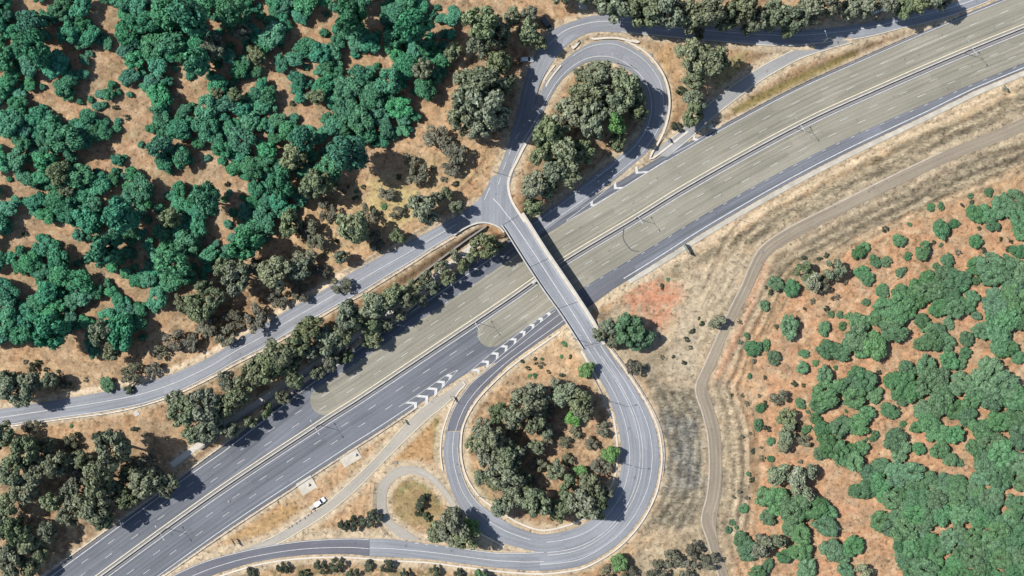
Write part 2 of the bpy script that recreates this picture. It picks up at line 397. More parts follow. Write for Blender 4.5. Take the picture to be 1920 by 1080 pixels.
rock_poly4 = [(1345, 745), (1385, 745), (1400, 830), (1405, 930), (1395, 1000), (1350, 990), (1362, 880), (1358, 810)]
rk = np.zeros(GX.shape)
for p in (rock_poly1, rock_poly2, rock_poly3, rock_poly4):
    rk = np.maximum(rk, 1 - sm(-10, 8, sdist(PXg, PYg, p) + 16 * (fbm(PXg, PYg, 26, 5) - .5)))
rough_n = (fbm(GX, GY, 3.2, 8, 4) - .5)
# strata run roughly along the slope: stretch the noise
ax = GX * .83 + GY * .55; ay = -GX * .55 + GY * .83
strat = fbm(ax * .35, ay * 1.4 + 1.2 * fbm(GX, GY, 12, 4), 3.0, 13, 4) - .5
hz = hh.reshape(GX.shape) + free.reshape(GX.shape) * (0.35 * rough_n + rk * 2.2 * strat) - 0.16
Db = roadD[13].reshape(GX.shape) + 3 * (fbm(GX, GY, 14, 91) - .5)
hz = hz + sm(2.5, 4, Db) * (1 - sm(12, 16, Db)) * sm(1290, 1330, PXg) * free.reshape(GX.shape) * .55 * np.sin(Db * 2.1)
Dm = roadD[1].reshape(GX.shape) + 3.5 * (fbm(GX, GY, 18, 95) - .5); Dl = roadD[8].reshape(GX.shape) + 2.5 * (fbm(GX, GY, 15, 97) - .5)
fr_ = free.reshape(GX.shape)
lm_ = np.maximum.reduce([1 - sm(-10, 8, sdist(PXg, PYg, p)) for p in (rock_poly1,)])
nm_ = np.maximum.reduce([1 - sm(-10, 8, sdist(PXg, PYg, p)) for p in (rock_poly2,)])
hz = hz + fr_ * (lm_ * .5 * np.sin(Dl * 1.9 + 2 * strat * 3) + nm_ * .5 * np.sin(Dm * 1.7 + 2 * strat * 3))
hz = np.where(np.hypot(GX, GY) > 400, hz * 0 + np.maximum(2, hz), hz)
def ground_z(x, y):
    i = np.clip(np.searchsorted(gx, x) - 1, 0, len(gx) - 2); j = np.clip(np.searchsorted(gy, y) - 1, 0, len(gy) - 2)
    tx = (x - gx[i]) / (gx[i + 1] - gx[i]); ty = (y - gy[j]) / (gy[j + 1] - gy[j])
    return float((hz[j, i] * (1 - tx) + hz[j, i + 1] * tx) * (1 - ty) + (hz[j + 1, i] * (1 - tx) + hz[j + 1, i + 1] * tx) * ty)
def place(px, py, up=0.0):
    """ground point under the photo position of something whose middle is `up` above the ground"""
    z = 2.0
    for _ in range(4):
        x, y, _z = P(px, py, z + up); z = ground_z(x, y)
    return x, y, z

# ground colour: real soils and grasses
PXg, PYg = to_px(GX, GY, hz)
def C(r, g, b): return np.array([r, g, b])
def lin(r, g, b):
    f = lambda c: ((c / 255 + .055) / 1.055) ** 2.4 if c > 10 else c / 3294.6
    return np.array([f(r), f(g), f(b)])
KG = 0.55
col = np.empty(GX.shape + (3,)); col[:] = lin(196, 158, 118) * KG
def mixc(mask, c):
    global col
    col = col * (1 - mask[..., None]) + c * mask[..., None]
n1 = fbm(PXg, PYg, 60, 21); n2 = fbm(PXg, PYg, 18, 31); n3 = fbm(PXg, PYg, 7, 41); n4 = fbm(PXg, PYg, 140, 51)
mixc(sm(.5, .75, n1) * .7, lin(190, 146, 106) * KG)
mixc(sm(.55, .8, n2) * .6, lin(210, 180, 140) * KG)
mixc(sm(1300, 1450, PXg) * sm(330, 450, PYg), lin(198, 152, 112) * KG)
mixc(sm(1300, 1450, PXg) * sm(330, 450, PYg) * sm(.5, .7, n2) * .6, lin(204, 150, 112) * KG)
# leaf litter under the tree belts, with dappled tree shade painted in
LITTER_SHADE = [[(985, 300), (1090, 130), (1200, 160), (1215, 230), (1150, 300), (1000, 410)],
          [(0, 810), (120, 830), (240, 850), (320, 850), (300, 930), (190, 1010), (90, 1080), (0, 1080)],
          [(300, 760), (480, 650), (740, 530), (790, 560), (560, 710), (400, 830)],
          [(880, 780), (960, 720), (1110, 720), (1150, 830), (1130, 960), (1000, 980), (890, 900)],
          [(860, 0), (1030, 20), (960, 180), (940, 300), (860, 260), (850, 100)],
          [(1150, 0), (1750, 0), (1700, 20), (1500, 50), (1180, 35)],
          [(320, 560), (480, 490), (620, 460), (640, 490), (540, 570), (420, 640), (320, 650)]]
for p in LITTER_SHADE:
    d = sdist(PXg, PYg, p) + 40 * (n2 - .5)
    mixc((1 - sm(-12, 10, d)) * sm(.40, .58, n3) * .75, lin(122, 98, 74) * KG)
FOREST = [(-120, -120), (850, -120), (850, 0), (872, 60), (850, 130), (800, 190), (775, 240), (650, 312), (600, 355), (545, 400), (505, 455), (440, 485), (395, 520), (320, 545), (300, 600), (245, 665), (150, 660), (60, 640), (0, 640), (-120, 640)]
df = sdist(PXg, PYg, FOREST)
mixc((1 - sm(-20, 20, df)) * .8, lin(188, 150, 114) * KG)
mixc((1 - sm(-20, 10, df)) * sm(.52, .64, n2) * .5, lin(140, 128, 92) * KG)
# greyer and strawier mottling of the open soil
mixc(sm(.5, .62, fbm(PXg, PYg, 30, 61)) * .45, lin(172, 150, 120) * KG)
mixc(sm(.54, .64, fbm(PXg, PYg, 11, 63)) * .45, lin(150, 124, 94) * KG)
mixc(sm(.56, .66, fbm(PXg, PYg, 13, 67)) * .40, lin(216, 190, 152) * KG)
# drier grasses
mixc((1 - sm(-12, 12, sdist(PXg, PYg, [(700, 340), (780, 360), (790, 400), (740, 420), (690, 400)]) + 40 * (n3 - .5))) * .8, lin(196, 180, 118) * KG)
mixc((1 - sm(-8, 30, sdist(PXg, PYg, [(600, 370), (700, 320), (900, 280), (920, 310), (830, 370), (700, 440), (600, 500), (560, 480)]))) * sm(.4, .62, n3) * .75, lin(200, 172, 124) * KG)
mixc((1 - sm(-4, 5, sdist(PXg, PYg, [(1372, 205), (1420, 178), (1500, 140), (1600, 96), (1608, 102), (1560, 128), (1470, 172), (1400, 205), (1378, 214)]) + 8 * (n3 - .5))) * .9, lin(146, 130, 76) * KG)
mixc((1 - sm(-4, 8, sdist(PXg, PYg, [(738, 915), (760, 897), (795, 905), (825, 935), (830, 960), (800, 985), (760, 985), (735, 955)]) + 16 * (n3 - .5))) * .8, lin(158, 136, 92) * KG)
mixc((1 - sm(-3, 5, np.abs(sdist(PXg, PYg, [(748, 925), (770, 905), (795, 912), (820, 940), (825, 965), (800, 990), (760, 985), (742, 950)])) - 3)) * sm(.4, .55, n2) * .7, lin(140, 144, 92) * KG)
mixc((1 - sm(-4, 8, sdist(PXg, PYg, [(815, 765), (825, 770), (822, 860), (745, 860), (790, 800)]) + 20 * (n3 - .5))) * .8, lin(186, 146, 96) * KG)
mixc((1 - sm(-4, 6, sdist_line(PXg, PYg, [(818, 770), (820, 860)]) - 5 + 10 * (n3 - .5))) * .7, lin(134, 136, 84) * KG)
mixc((1 - sm(-4, 8, sdist(PXg, PYg, [(430, 1010), (540, 940), (560, 955), (500, 1000)]) + 20 * (n3 - .5))) * .7, lin(186, 150, 98) * KG)
mixc((1 - sm(-4, 8, sdist(PXg, PYg, [(880, 870), (900, 910), (945, 960), (930, 965), (890, 925)]) + 14 * (n3 - .5))) * .8, lin(150, 142, 98) * KG)
mixc((1 - sm(-10, 20, sdist(PXg, PYg, [(1210, 100), (1260, 90), (1270, 220), (1245, 250), (1255, 170)]))) * .5, lin(196, 156, 104) * KG)
mixc((1 - sm(-6, 8, sdist(PXg, PYg, [(1370, 110), (1400, 95), (1390, 130), (1345, 180), (1340, 160)]) + 20 * (n3 - .5))) * .7, lin(172, 158, 102) * KG)
# scrub at the lower edge
mixc((1 - sm(-20, 20, sdist(PXg, PYg, [(1180, 1045), (1260, 1010), (1340, 1010), (1380, 1080), (1180, 1110)]))) * sm(.42, .6, n2) * .8, lin(146, 138, 96) * KG)
mixc((1 - sm(-6, 10, sdist(PXg, PYg, [(400, 1100), (470, 1062), (700, 1060), (900, 1078), (900, 1120), (400, 1120)]))) * sm(.45, .6, n3) * .8, lin(130, 120, 84) * KG)
# grey brown cut bank all along the right of motorway and loop
CUT = [(1120, 590), (1250, 505), (1400, 425), (1560, 345), (1720, 262), (1920, 165), (2030, 110), (2030, 300), (1900, 318), (1780, 366), (1660, 420), (1560, 470), (1480, 520), (1440, 560), (1400, 620), (1360, 700), (1400, 760), (1412, 860), (1400, 1000), (1360, 1080), (1180, 1080), (1230, 960), (1250, 850), (1220, 740), (1150, 640)]
cm_ = 1 - sm(-14, 16, sdist(PXg, PYg, CUT) + 40 * (n2 - .5))
mixc(cm_ * .72, lin(186, 167, 138) * KG)
mixc(cm_ * sm(.45, .6, fbm(PXg, PYg, 34, 71)) * .55, lin(160, 147, 124) * KG)
mixc(cm_ * sm(.5, .62, fbm(ax * .5, ay * 1.6, 4, 73)) * .5, lin(134, 122, 102) * KG)
mixc(cm_ * sm(.54, .64, fbm(PXg, PYg, 15, 75)) * .45, lin(214, 196, 164) * KG)
# rock, red clay, pale subsoil
rk = np.zeros(GX.shape)
for p, k in ((rock_poly1, .9), (rock_poly2, .85), (rock_poly3, .8), (rock_poly4, .7)):
    rk = np.maximum(rk, k * (1 - sm(-14, 10, sdist(PXg, PYg, p) + 30 * (n2 - .5))))
rc = lin(164, 152, 127)[None, None] * (1 - sm(.4, .65, strat + .5)[..., None] * .35) * KG
mixc(rk, rc)
g1 = 1 - sm(-20, 14, sdist(PXg, PYg, [(1245, 770), (1300, 770), (1322, 840), (1315, 930), (1255, 920), (1250, 840)]) + 60 * (n2 - .5) + 30 * (n3 - .5))
mixc(g1 * .95, lin(146, 143, 135)[None, None] * (1 - .30 * sm(.4, .65, strat + .5)[..., None]) * KG)
mixc(lm_ * sm(.2, .9, np.sin(Dl * 1.9 + 6 * strat)) * .45, lin(112, 106, 94) * KG); mixc(lm_ * sm(.3, .9, -np.sin(Dl * 1.9 + 6 * strat)) * .35, lin(190, 180, 158) * KG)
mixc(nm_ * sm(.2, .9, np.sin(Dm * 1.7 + 6 * strat)) * .42, lin(124, 114, 94) * KG); mixc(nm_ * sm(.3, .9, -np.sin(Dm * 1.7 + 6 * strat)) * .35, lin(200, 184, 154) * KG)
mixc((1 - sm(-14, 14, sdist(PXg, PYg, [(1170, 560), (1200, 525), (1270, 528), (1285, 560), (1262, 590), (1235, 620), (1190, 610)]) + 46 * (n2 - .5) + 20 * (n3 - .5))) * sm(.30, .55, n3 * .5 + n2 * .5) * .85, lin(204, 136, 102) * KG)
mixc((1 - sm(-14, 14, sdist(PXg, PYg, [(1280, 560), (1330, 500), (1385, 490), (1370, 560), (1320, 640), (1290, 720), (1250, 690), (1270, 620)]) + 40 * (n2 - .5))) * .7, lin(188, 172, 146) * KG)
mixc((1 - sm(-4, 8, sdist_line(PXg, PYg, [(1436, 500), (1415, 550), (1385, 620), (1345, 705)]) - 4 + 14 * (n2 - .5))) * .8, lin(214, 158, 122) * KG)
mixc((1 - sm(-4, 8, sdist_line(PXg, PYg, [(1372, 760), (1378, 830), (1375, 900), (1370, 980)]) - 8 + 20 * (n2 - .5))) * .6, lin(206, 184, 150) * KG)
mixc((1 - sm(-2, 6, sdist_line(PXg, PYg, [(1490, 490), (1460, 540), (1445, 580), (1430, 640)]) - 2 + 8 * (n3 - .5))) * .8, lin(178, 150, 112) * KG)
mixc((1 - sm(-2, 6, sdist_line(PXg, PYg, [(1420, 760), (1412, 830), (1416, 920)]) - 3 + 8 * (n3 - .5))) * .8, lin(136, 114, 84) * KG)
mixc((1 - sm(-2, 4, sdist_line(PXg, PYg, [(2000, 258), (1900, 318), (1780, 370), (1660, 428), (1560, 478), (1500, 515)]) - 4 + 10 * (n3 - .5))) * .7, lin(206, 178, 142) * KG)
# pale gravel shoulders
for r, D in zip(ROADS, roadD):
    if r['pale'] > 0:
        D2 = D.reshape(GX.shape)
        wd = r['pale'] / S
        mixc((1 - sm(wd * .75 + .6, wd * 1.25 + 1.2, D2 + 1.6 * (n3 - .5))) * .85, lin(206, 186, 156) * KG * (0.86 + .28 * n3[..., None]))
mixc((1 - sm(-2, 3, sdist_line(PXg, PYg, [(130, 738), (208, 724), (271, 709), (333, 688), (396, 660), (448, 627), (494, 602), (546, 569), (608, 535), (650, 508)]) - 4 + 7 * (n3 - .5))) * .95, lin(232, 208, 176) * KG)
for ln, w in (([(1740, 75), (1600, 130), (1480, 190), (1370, 240)], 5), ([(1100, 585), (1190, 532), (1280, 480), (1400, 412), (1530, 338), (1690, 258), (1920, 152), (2010, 120)], 7)):
    mixc((1 - sm(-2, 3, sdist_line(PXg, PYg, ln) - w + 6 * (n3 - .5))) * .85, lin(212, 190, 158) * KG)
# eroded benches running beside the dirt track
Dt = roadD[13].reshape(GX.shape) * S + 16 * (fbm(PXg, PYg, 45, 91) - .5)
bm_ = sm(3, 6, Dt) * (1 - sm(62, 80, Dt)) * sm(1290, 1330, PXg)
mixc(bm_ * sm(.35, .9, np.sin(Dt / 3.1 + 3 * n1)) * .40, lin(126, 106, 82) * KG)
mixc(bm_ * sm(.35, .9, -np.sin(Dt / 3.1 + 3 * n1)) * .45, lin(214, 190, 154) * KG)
mixc((1 - sm(-4, 5, sdist(PXg, PYg, [(1372, 205), (1420, 178), (1500, 140), (1600, 96), (1608, 102), (1560, 128), (1470, 172), (1400, 205), (1378, 214)]) + 8 * (n3 - .5))) * .75, lin(150, 132, 78) * KG)
# scattered scrub litter on open ground
mixc(sm(.66, .74, n3) * sm(.35, .6, n1) * .55 * (df > -5), lin(120, 104, 70) * KG)
col *= (0.9 + .2 * fbm(PXg, PYg, 9, 77))[..., None]

lum = col.mean(-1, keepdims=True); col = lum + (col - lum) * .90; col[..., 2] *= .97
nx, ny = len(gx), len(gy)
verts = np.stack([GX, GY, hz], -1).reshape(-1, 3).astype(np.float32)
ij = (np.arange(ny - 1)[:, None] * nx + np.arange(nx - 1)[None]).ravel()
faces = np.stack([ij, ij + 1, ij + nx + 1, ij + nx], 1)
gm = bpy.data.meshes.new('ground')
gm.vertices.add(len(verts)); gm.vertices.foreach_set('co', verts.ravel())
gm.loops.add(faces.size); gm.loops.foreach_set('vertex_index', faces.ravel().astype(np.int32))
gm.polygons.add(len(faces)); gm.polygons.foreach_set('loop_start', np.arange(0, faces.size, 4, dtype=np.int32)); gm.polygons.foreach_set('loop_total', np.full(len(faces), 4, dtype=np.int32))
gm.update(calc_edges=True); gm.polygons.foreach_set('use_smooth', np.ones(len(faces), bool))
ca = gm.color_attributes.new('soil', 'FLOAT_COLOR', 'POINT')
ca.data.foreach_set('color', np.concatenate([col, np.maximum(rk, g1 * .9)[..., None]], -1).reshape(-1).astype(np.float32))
mg, nt, b = nodes('soil_and_dry_grass')
at = N(nt, 'ShaderNodeVertexColor', layer_name='soil'); geo = N(nt, 'ShaderNodeNewGeometry')
na = N(nt, 'ShaderNodeTexNoise', Scale=1.1, Detail=8.0, Roughness=0.7); nb = N(nt, 'ShaderNodeTexNoise', Scale=.35, Detail=6.0, Roughness=0.65)
for q in (na, nb): nt.links.new(geo.outputs['Position'], q.inputs['Vector'])
ra = N(nt, 'ShaderNodeMapRange'); rb = N(nt, 'ShaderNodeMapRange')
for q, s, a, c in ((ra, na, .68, 1.32), (rb, nb, .72, 1.28)):
    q.inputs['From Min'].default_value = .3; q.inputs['From Max'].default_value = .7; q.inputs['To Min'].default_value = a; q.inputs['To Max'].default_value = c
    nt.links.new(s.outputs['Fac'], q.inputs['Value'])
mu = N(nt, 'ShaderNodeMath', operation='MULTIPLY'); nt.links.new(ra.outputs[0], mu.inputs[0]); nt.links.new(rb.outputs[0], mu.inputs[1])
vs = N(nt, 'ShaderNodeVectorMath', operation='SCALE'); nt.links.new(at.outputs['Color'], vs.inputs[0]); nt.links.new(mu.outputs[0], vs.inputs['Scale'])
# rock strata: dark cracks stretched down the slope, where the rock mask is
mpg = N(nt, 'ShaderNodeMapping'); mpg.inputs['Rotation'].default_value = (0, 0, R_(-38)); mpg.inputs['Scale'].default_value = (.20, .50, .3)
ng = N(nt, 'ShaderNodeTexNoise', Scale=1.0, Detail=7.0, Roughness=.7, Distortion=1.6); nt.links.new(geo.outputs['Position'], mpg.inputs['Vector']); nt.links.new(mpg.outputs[0], ng.inputs['Vector'])
rg = N(nt, 'ShaderNodeMapRange'); rg.inputs['From Min'].default_value = .36; rg.inputs['From Max'].default_value = .6; rg.inputs['To Min'].default_value = .36; rg.inputs['To Max'].default_value = 1.18; nt.links.new(ng.outputs['Fac'], rg.inputs['Value'])
mxr = N(nt, 'ShaderNodeMix', data_type='FLOAT'); mxr.inputs[2].default_value = 1.0; nt.links.new(at.outputs['Alpha'], mxr.inputs[0]); nt.links.new(rg.outputs[0], mxr.inputs[3])
# small dark tufts and stones everywhere
nk = N(nt, 'ShaderNodeTexNoise', Scale=.75, Detail=4.0, Roughness=.6); nt.links.new(geo.outputs['Position'], nk.inputs['Vector'])
rk_ = N(nt, 'ShaderNodeMapRange'); rk_.inputs['From Min'].default_value = .56; rk_.inputs['From Max'].default_value = .66; rk_.inputs['To Min'].default_value = 1.0; rk_.inputs['To Max'].default_value = .48; nt.links.new(nk.outputs['Fac'], rk_.inputs['Value'])
mz = N(nt, 'ShaderNodeMath', operation='MULTIPLY'); nt.links.new(mxr.outputs[0], mz.inputs[0]); nt.links.new(rk_.outputs[0], mz.inputs[1])
vs2 = N(nt, 'ShaderNodeVectorMath', operation='SCALE'); nt.links.new(vs.outputs[0], vs2.inputs[0]); nt.links.new(mz.outputs[0], vs2.inputs['Scale'])
nt.links.new(vs2.outputs[0], b.inputs['Base Color']); b.inputs['Roughness'].default_value = .95; b.inputs['Specular IOR Level'].default_value = .1
bu = N(nt, 'ShaderNodeBump', Strength=.6, Distance=.25); nt.links.new(na.outputs['Fac'], bu.inputs['Height']); nt.links.new(bu.outputs[0], b.inputs['Normal'])
g = link('ground', gm, mg); tag(g, 'dry ochre soil and straw coloured grass over the whole hillside', 'ground', kind='structure')

# ------------------------------------------------------------------ roads
def ribbon_mesh(name, L, Rr, z, zoff, across=4):
    n = len(L); v = []; uv = []; f = []
    mid = (L + Rr) / 2; s = np.concatenate([[0], np.cumsum(np.linalg.norm(np.diff(mid, axis=0), axis=1))]) / S
    for i in range(n):
        w = np.linalg.norm(L[i] - Rr[i]) / S
        for j in range(across + 1):
            t = j / across; q = L[i] * (1 - t) + Rr[i] * t
            x, y, _ = P(q[0], q[1], z[i]); v.append((x, y, z[i] + zoff)); uv.append((t * w, s[i]))
    k = across + 1
    for i in range(n - 1):
        for j in range(across):
            a = i * k + j; f.append((a, a + 1, a + k + 1, a + k))
    # face up
    a, b2, c = (np.array(v[q]) for q in f[0][:3])
    if np.cross(b2 - a, c - a)[2] < 0: f = [q[::-1] for q in f]
    return mesh(name, v, f, uv)

def strip(mb, pts, width, zoff):
    """a flat painted strip following world points (x,y,z)"""
    p = np.array(pts, float)
    if len(p) < 2: return
    t = np.gradient(p[:, :2], axis=0); t /= (np.linalg.norm(t, axis=1)[:, None] + 1e-9)
    nn = np.stack([-t[:, 1], t[:, 0]], 1) * width / 2
    v = []
    for q, o in zip(p, nn):
        v.append((q[0] + o[0], q[1] + o[1], q[2] + zoff)); v.append((q[0] - o[0], q[1] - o[1], q[2] + zoff))
    mb.add(v, [(2 * i, 2 * i + 1, 2 * i + 3, 2 * i + 2) for i in range(len(p) - 1)])

def zroad(px, py):
    """height of the nearest road sample (for paint)"""
    best = None
    return best

robj = {}
allpts = []; allz = []
for i, r in enumerate(ROADS):
    o = link(r['name'], ribbon_mesh(r['name'], r['L'], r['R'], r['z'], r['level'], 6), M[r['mat']])
    tag(o, r['label'], r['cat'], kind='structure'); robj[i] = o
# junction patch
c = np.mean([P(a, b, 6.5)[:2] for a, b in JUNC], 0)
jc = catmull(JUNC + [JUNC[0]], 90)[:-1]
jv = [P(a, b, 6.5) for a, b in jc]; jv = [(x, y, 6.56) for x, y, z in jv]
jo = link('junction', mesh('junction', jv, [tuple(range(len(jv)))][::-1], [(x, y) for x, y, z in jv]), M['road'])
tag(jo, 'grey road junction where the hillside road meets the flyover', 'junction', kind='structure')
if jo.data.polygons[0].normal.z < 0: jo.data.flip_normals()

MW_N, MW_S = robj[0], robj[1]
def W(pts, z=0.0):
    if np.isscalar(z): return [P(a, b, z) for a, b in pts]
    zz = np.interp(np.linspace(0, 1, len(pts)), np.linspace(0, 1, len(z)), z)
    return [P(p[0], p[1], q) for p, q in zip(pts, zz)]
# tan map overlay with rounded ends, laid on both carriageways as surfacing
def tan_patch(o_in, o_out, x0, parent, name):
    A = np.array(off(o_in, x0, 2100)); B = np.array(off(o_out, x0, 2100))
    n = 160; A = catmull(A[::4], n); B = catmull(B[::4], n)
    # rounded nose
    tdir = A[1] - A[0]; tdir /= np.linalg.norm(tdir); hw = np.linalg.norm(A[0] - B[0]) / 2
    cc = (A[0] + B[0]) / 2; ud = (A[0] - B[0]) / (2 * hw)
    La, Ra = [], []
    for th in np.linspace(0.02, math.pi / 2, 14)[:-1]:
        La.append(cc - tdir * hw * math.cos(th) + ud * hw * math.sin(th)); Ra.append(cc - tdir * hw * math.cos(th) - ud * hw * math.sin(th))
    L = np.vstack([La, A]); Rr = np.vstack([Ra, B])
    o = link(name, ribbon_mesh(name, L, Rr, np.zeros(len(L)), 0.035, 6), M['tan'], parent)
    tag(o, 'tan coloured map overlay on the road with a rounded end')
tan_patch(4, 60, 625, MW_N, 'tan_map_overlay')
tan_patch(-8, -61, 902, MW_S, 'tan_map_overlay')

def dashes(mb, offs, x0, x1, ln=3.2, gap=9.0, start=0.0, w=.17, z=0.0):
    p = np.array(W(off(offs, x0, x1)))
    s = np.concatenate([[0], np.cumsum(np.linalg.norm(np.diff(p[:, :2], axis=0), axis=1))])
    a = start
    while a + ln < s[-1]:
        q = np.linspace(a, a + ln, 3); strip(mb, np.stack([np.interp(q, s, p[:, j]) for j in range(3)], 1), w, .12)
        a += ln + gap
def line_px(mb, pts, z, w=.26, zoff=.12, n=None):
    n = n or max(6, int(plen(pts) / 8))
    strip(mb, W(catmull(pts, n), z), w, zoff)
def dash_px(mb, pts, z, ln, gap, w=.26, zoff=.12):
    p = np.array(W(catmull(pts, max(6, int(plen(pts) / 4))), z)); s = np.concatenate([[0], np.cumsum(np.linalg.norm(np.diff(p[:, :2], axis=0), axis=1))])
    a = 0
    while a + ln < s[-1]:
        q = np.linspace(a, a + ln, 4); strip(mb, np.stack([np.interp(q, s, p[:, j]) for j in range(3)], 1), w, zoff); a += ln + gap

# motorway paint
mb = MB()
for o_, s_ in ((22.5, 0), (41, 4)): dashes(mb, o_, 60, 2080, start=s_)
dashes(mb, [(560, 58), (700, 60), (1010, 60)], 640, 965, ln=1.2, gap=4.8)
mb.build('lane_line', M['white'], MW_N)
mb = MB()
strip(mb, W(off([(0, 54), (450, 56), (560, 66), (700, 78), (800, 82), (985, 82)], 60, 985)), .28, .12)
strip(mb, W(off(61, 1140, 2080)), .24, .12)
mb.build('edge_line', M['white'], MW_N)
mb = MB(); strip(mb, W(off(6.5, 60, 2080)), .34, .12); mb.build('median_line', M['cream'], MW_N)
mb = MB()
for o_, s_ in ((-26, 3), (-43.5, 8)): dashes(mb, o_, 60, 2080, start=s_)
dashes(mb, -63, 905, 2080, ln=1.5, gap=4.5, start=2)
mb.build('lane_line', M['white'], MW_S)
mb = MB()
strip(mb, W(off([(0, -61), (500, -64), (760, -64)], 60, 745)), .26, .12)
strip(mb, W(off([(1120, -86), (1250, -83), (1400, -81), (1530, -80), (1710, -75), (1800, -70), (2100, -68)], 1125, 2080)), .34, .12)
strip(mb, W(off(-8.5, 60, 2080)), .26, .12)
mb.build('edge_line', M['white'], MW_S)
mb = MB(); strip(mb, W(catmull([(1170, 428), (1168, 443), (1171, 453), (1178, 463), (1187, 470), (1198, 471)], 24)), .34, .12); mb.build('shadow_curve', M['seal_shadow'], MW_S)  # curved lamp shadow painted on as a dark strip

# painted chevron islands
def gore(parent, A, B, ts, th, zz=0.0, name='chevron_marking', lead=.8, flip=1):
    """A, B: border lines from the narrow tip to the wide end; chevrons at parameters ts"""
    pa = np.array(W(catmull(A, 80), zz)); pb = np.array(W(catmull(B, 80), zz))
    m = MB(); strip(m, pa, .18, .14); strip(m, pb, .18, .14); m.build('border_line', M['white'], parent)
    for t in ts:
        i = t * 79; g = lambda p, k: np.array([np.interp(k, np.arange(80), p[:, j]) for j in range(3)])
        a, b_ = g(pa, i), g(pb, i); w = np.linalg.norm(a - b_)
        d = g(pa, max(i - 1, 0)) - g(pa, min(i + 1, 79)); d = d / np.linalg.norm(d) * flip
        a = a + (b_ - a) * .04; b_ = b_ + (a - b_) * .04
        apex = (a + b_) / 2 + d * (w * lead * .5 + .2)
        m = MB()
        for q in (a, b_):
            vv = [q, apex, apex + d * th, q + d * th]; vv = [(x, y, z + .15) for x, y, z in vv]
            n_ = np.cross(np.array(vv[1]) - np.array(vv[0]), np.array(vv[2]) - np.array(vv[0]))
            m.add(vv, [(0, 1, 2, 3)] if n_[2] > 0 else [(3, 2, 1, 0)])
        m.build(name, M['white'], parent)
gore(MW_S, [(1040, 578), (1000, 604), (960, 634), (920, 664), (878, 699)], [(1042, 582), (1005, 611), (968, 642), (932, 673), (890, 711)],
     [.10, .19, .29, .40, .51, .62, .73, .85, .97], 1.25)
gore(MW_S, [(858, 694), (838, 703), (810, 722), (775, 746), (748, 763)], [(858, 695), (842, 712), (822, 736), (797, 761), (765, 772)],
     [.20, .36, .53, .72, .9], 1.35)
gore(MW_N, [(1062, 413), (1100, 385), (1150, 345), (1196, 306), (1222, 284)], [(1062, 415), (1108, 390), (1160, 357), (1215, 322), (1250, 300)],
     [.30, .57, .82], 1.2, flip=1)
gore(MW_N, [(1262, 284), (1290, 262), (1318, 240), (1345, 232)], [(1262, 288), (1295, 270), (1325, 252), (1350, 238)], [.55, .92], 1.2)

# paint on the other roads
def paint(i, spec):
    for nm, mat, items in spec:
        m = MB()
        for pts, z, kind, w in items:
            if kind == 's': line_px(m, pts, z, w)
            else: dash_px(m, pts, z, kind[0], kind[1], w)
        m.build(nm, M[mat], robj[i])
ZH = [4, 4.2, 4.6, 5, 5.5, 6, 6.5]
def inset(i, t, a=0.0, b=1.0):
    r = ROADS[i]; n = len(r['L']); k0, k1 = int(a * (n - 1)), int(b * (n - 1))
    q = r['L'] * (1 - t) + r['R'] * t
    return [tuple(p) for p in q[k0:k1 + 1]], r['z'][k0:k1 + 1]
def iline(i, t, a=0., b=1., w=.26, dash=None, mat='white', nm='edge_line'):
    pts, z = inset(i, t, a, b); m = MB(); p = np.array(W(pts, z)); 
    zo = .06 + max(ROADS[i]['level'], 0) + .02
    w *= .74
    if dash is None: strip(m, p, w, zo)
    else:
        s = np.concatenate([[0], np.cumsum(np.linalg.norm(np.diff(p[:, :2], axis=0), axis=1))]); k = 0
        while k + dash[0] < s[-1]:
            q = np.linspace(k, k + dash[0], 4); strip(m, np.stack([np.interp(q, s, p[:, j]) for j in range(3)], 1), w, zo); k += dash[0] + dash[1]
    m.build(nm, M[mat], robj[i])
iline(2, .49, w=.30, nm='centre_line'); iline(2, .955, w=.28)
iline(3, .18, .32, .98); iline(3, .78, .05, 1.0, w=.30); iline(3, .30, .0, .2, nm='centre_line', dash=(3, 3))
iline(4, .35, .18, .97, w=.32); iline(4, .95, .30, .98, w=.3, mat='cream')
iline(5, .06, .0, .9, w=.34, mat='cream'); iline(5, .94, .0, .9, w=.34, mat='cream')
iline(6, .70, .25, 1.0, w=.28); iline(6, .06, .25, 1.0, w=.24)
iline(7, .60, 0, .82, w=.28); iline(7, .95, .1, .5, w=.2, mat='cream')
iline(8, .22, .06, .98, w=.28); iline(8, .50, .0, .98, w=.26, nm='centre_line'); iline(8, .575, .10, .98, w=.26, nm='centre_line'); iline(8, .82, .06, 1, w=.28)
iline(9, .52, 0, 1, w=.26, nm='centre_line'); iline(9, .04, .0, .5, w=.26, nm='edge_line'); iline(9, .05, .55, .8, w=.3, dash=(1.2, 2.6), nm='turn_line')
iline(10, .57, 0, 1, w=.26, nm='centre_line'); iline(10, .05, 0, 1, w=.3)
iline(11, .02, .15, .9, w=.3, mat='cream'); iline(11, .98, .1, .95, w=.34, mat='cream')
iline(13, .0, .18, 1, w=.75, mat='edgedirt', nm='kerb')
m = MB(); strip(m, W(catmull([(918, 352), (908, 375)], 6), 6.5), .25, .1)
strip(m, W(catmull([(924, 372), (936, 384), (948, 400), (959, 413)], 20), 6.5), .28, .1)
m.build('centre_line', M['white'], jo)

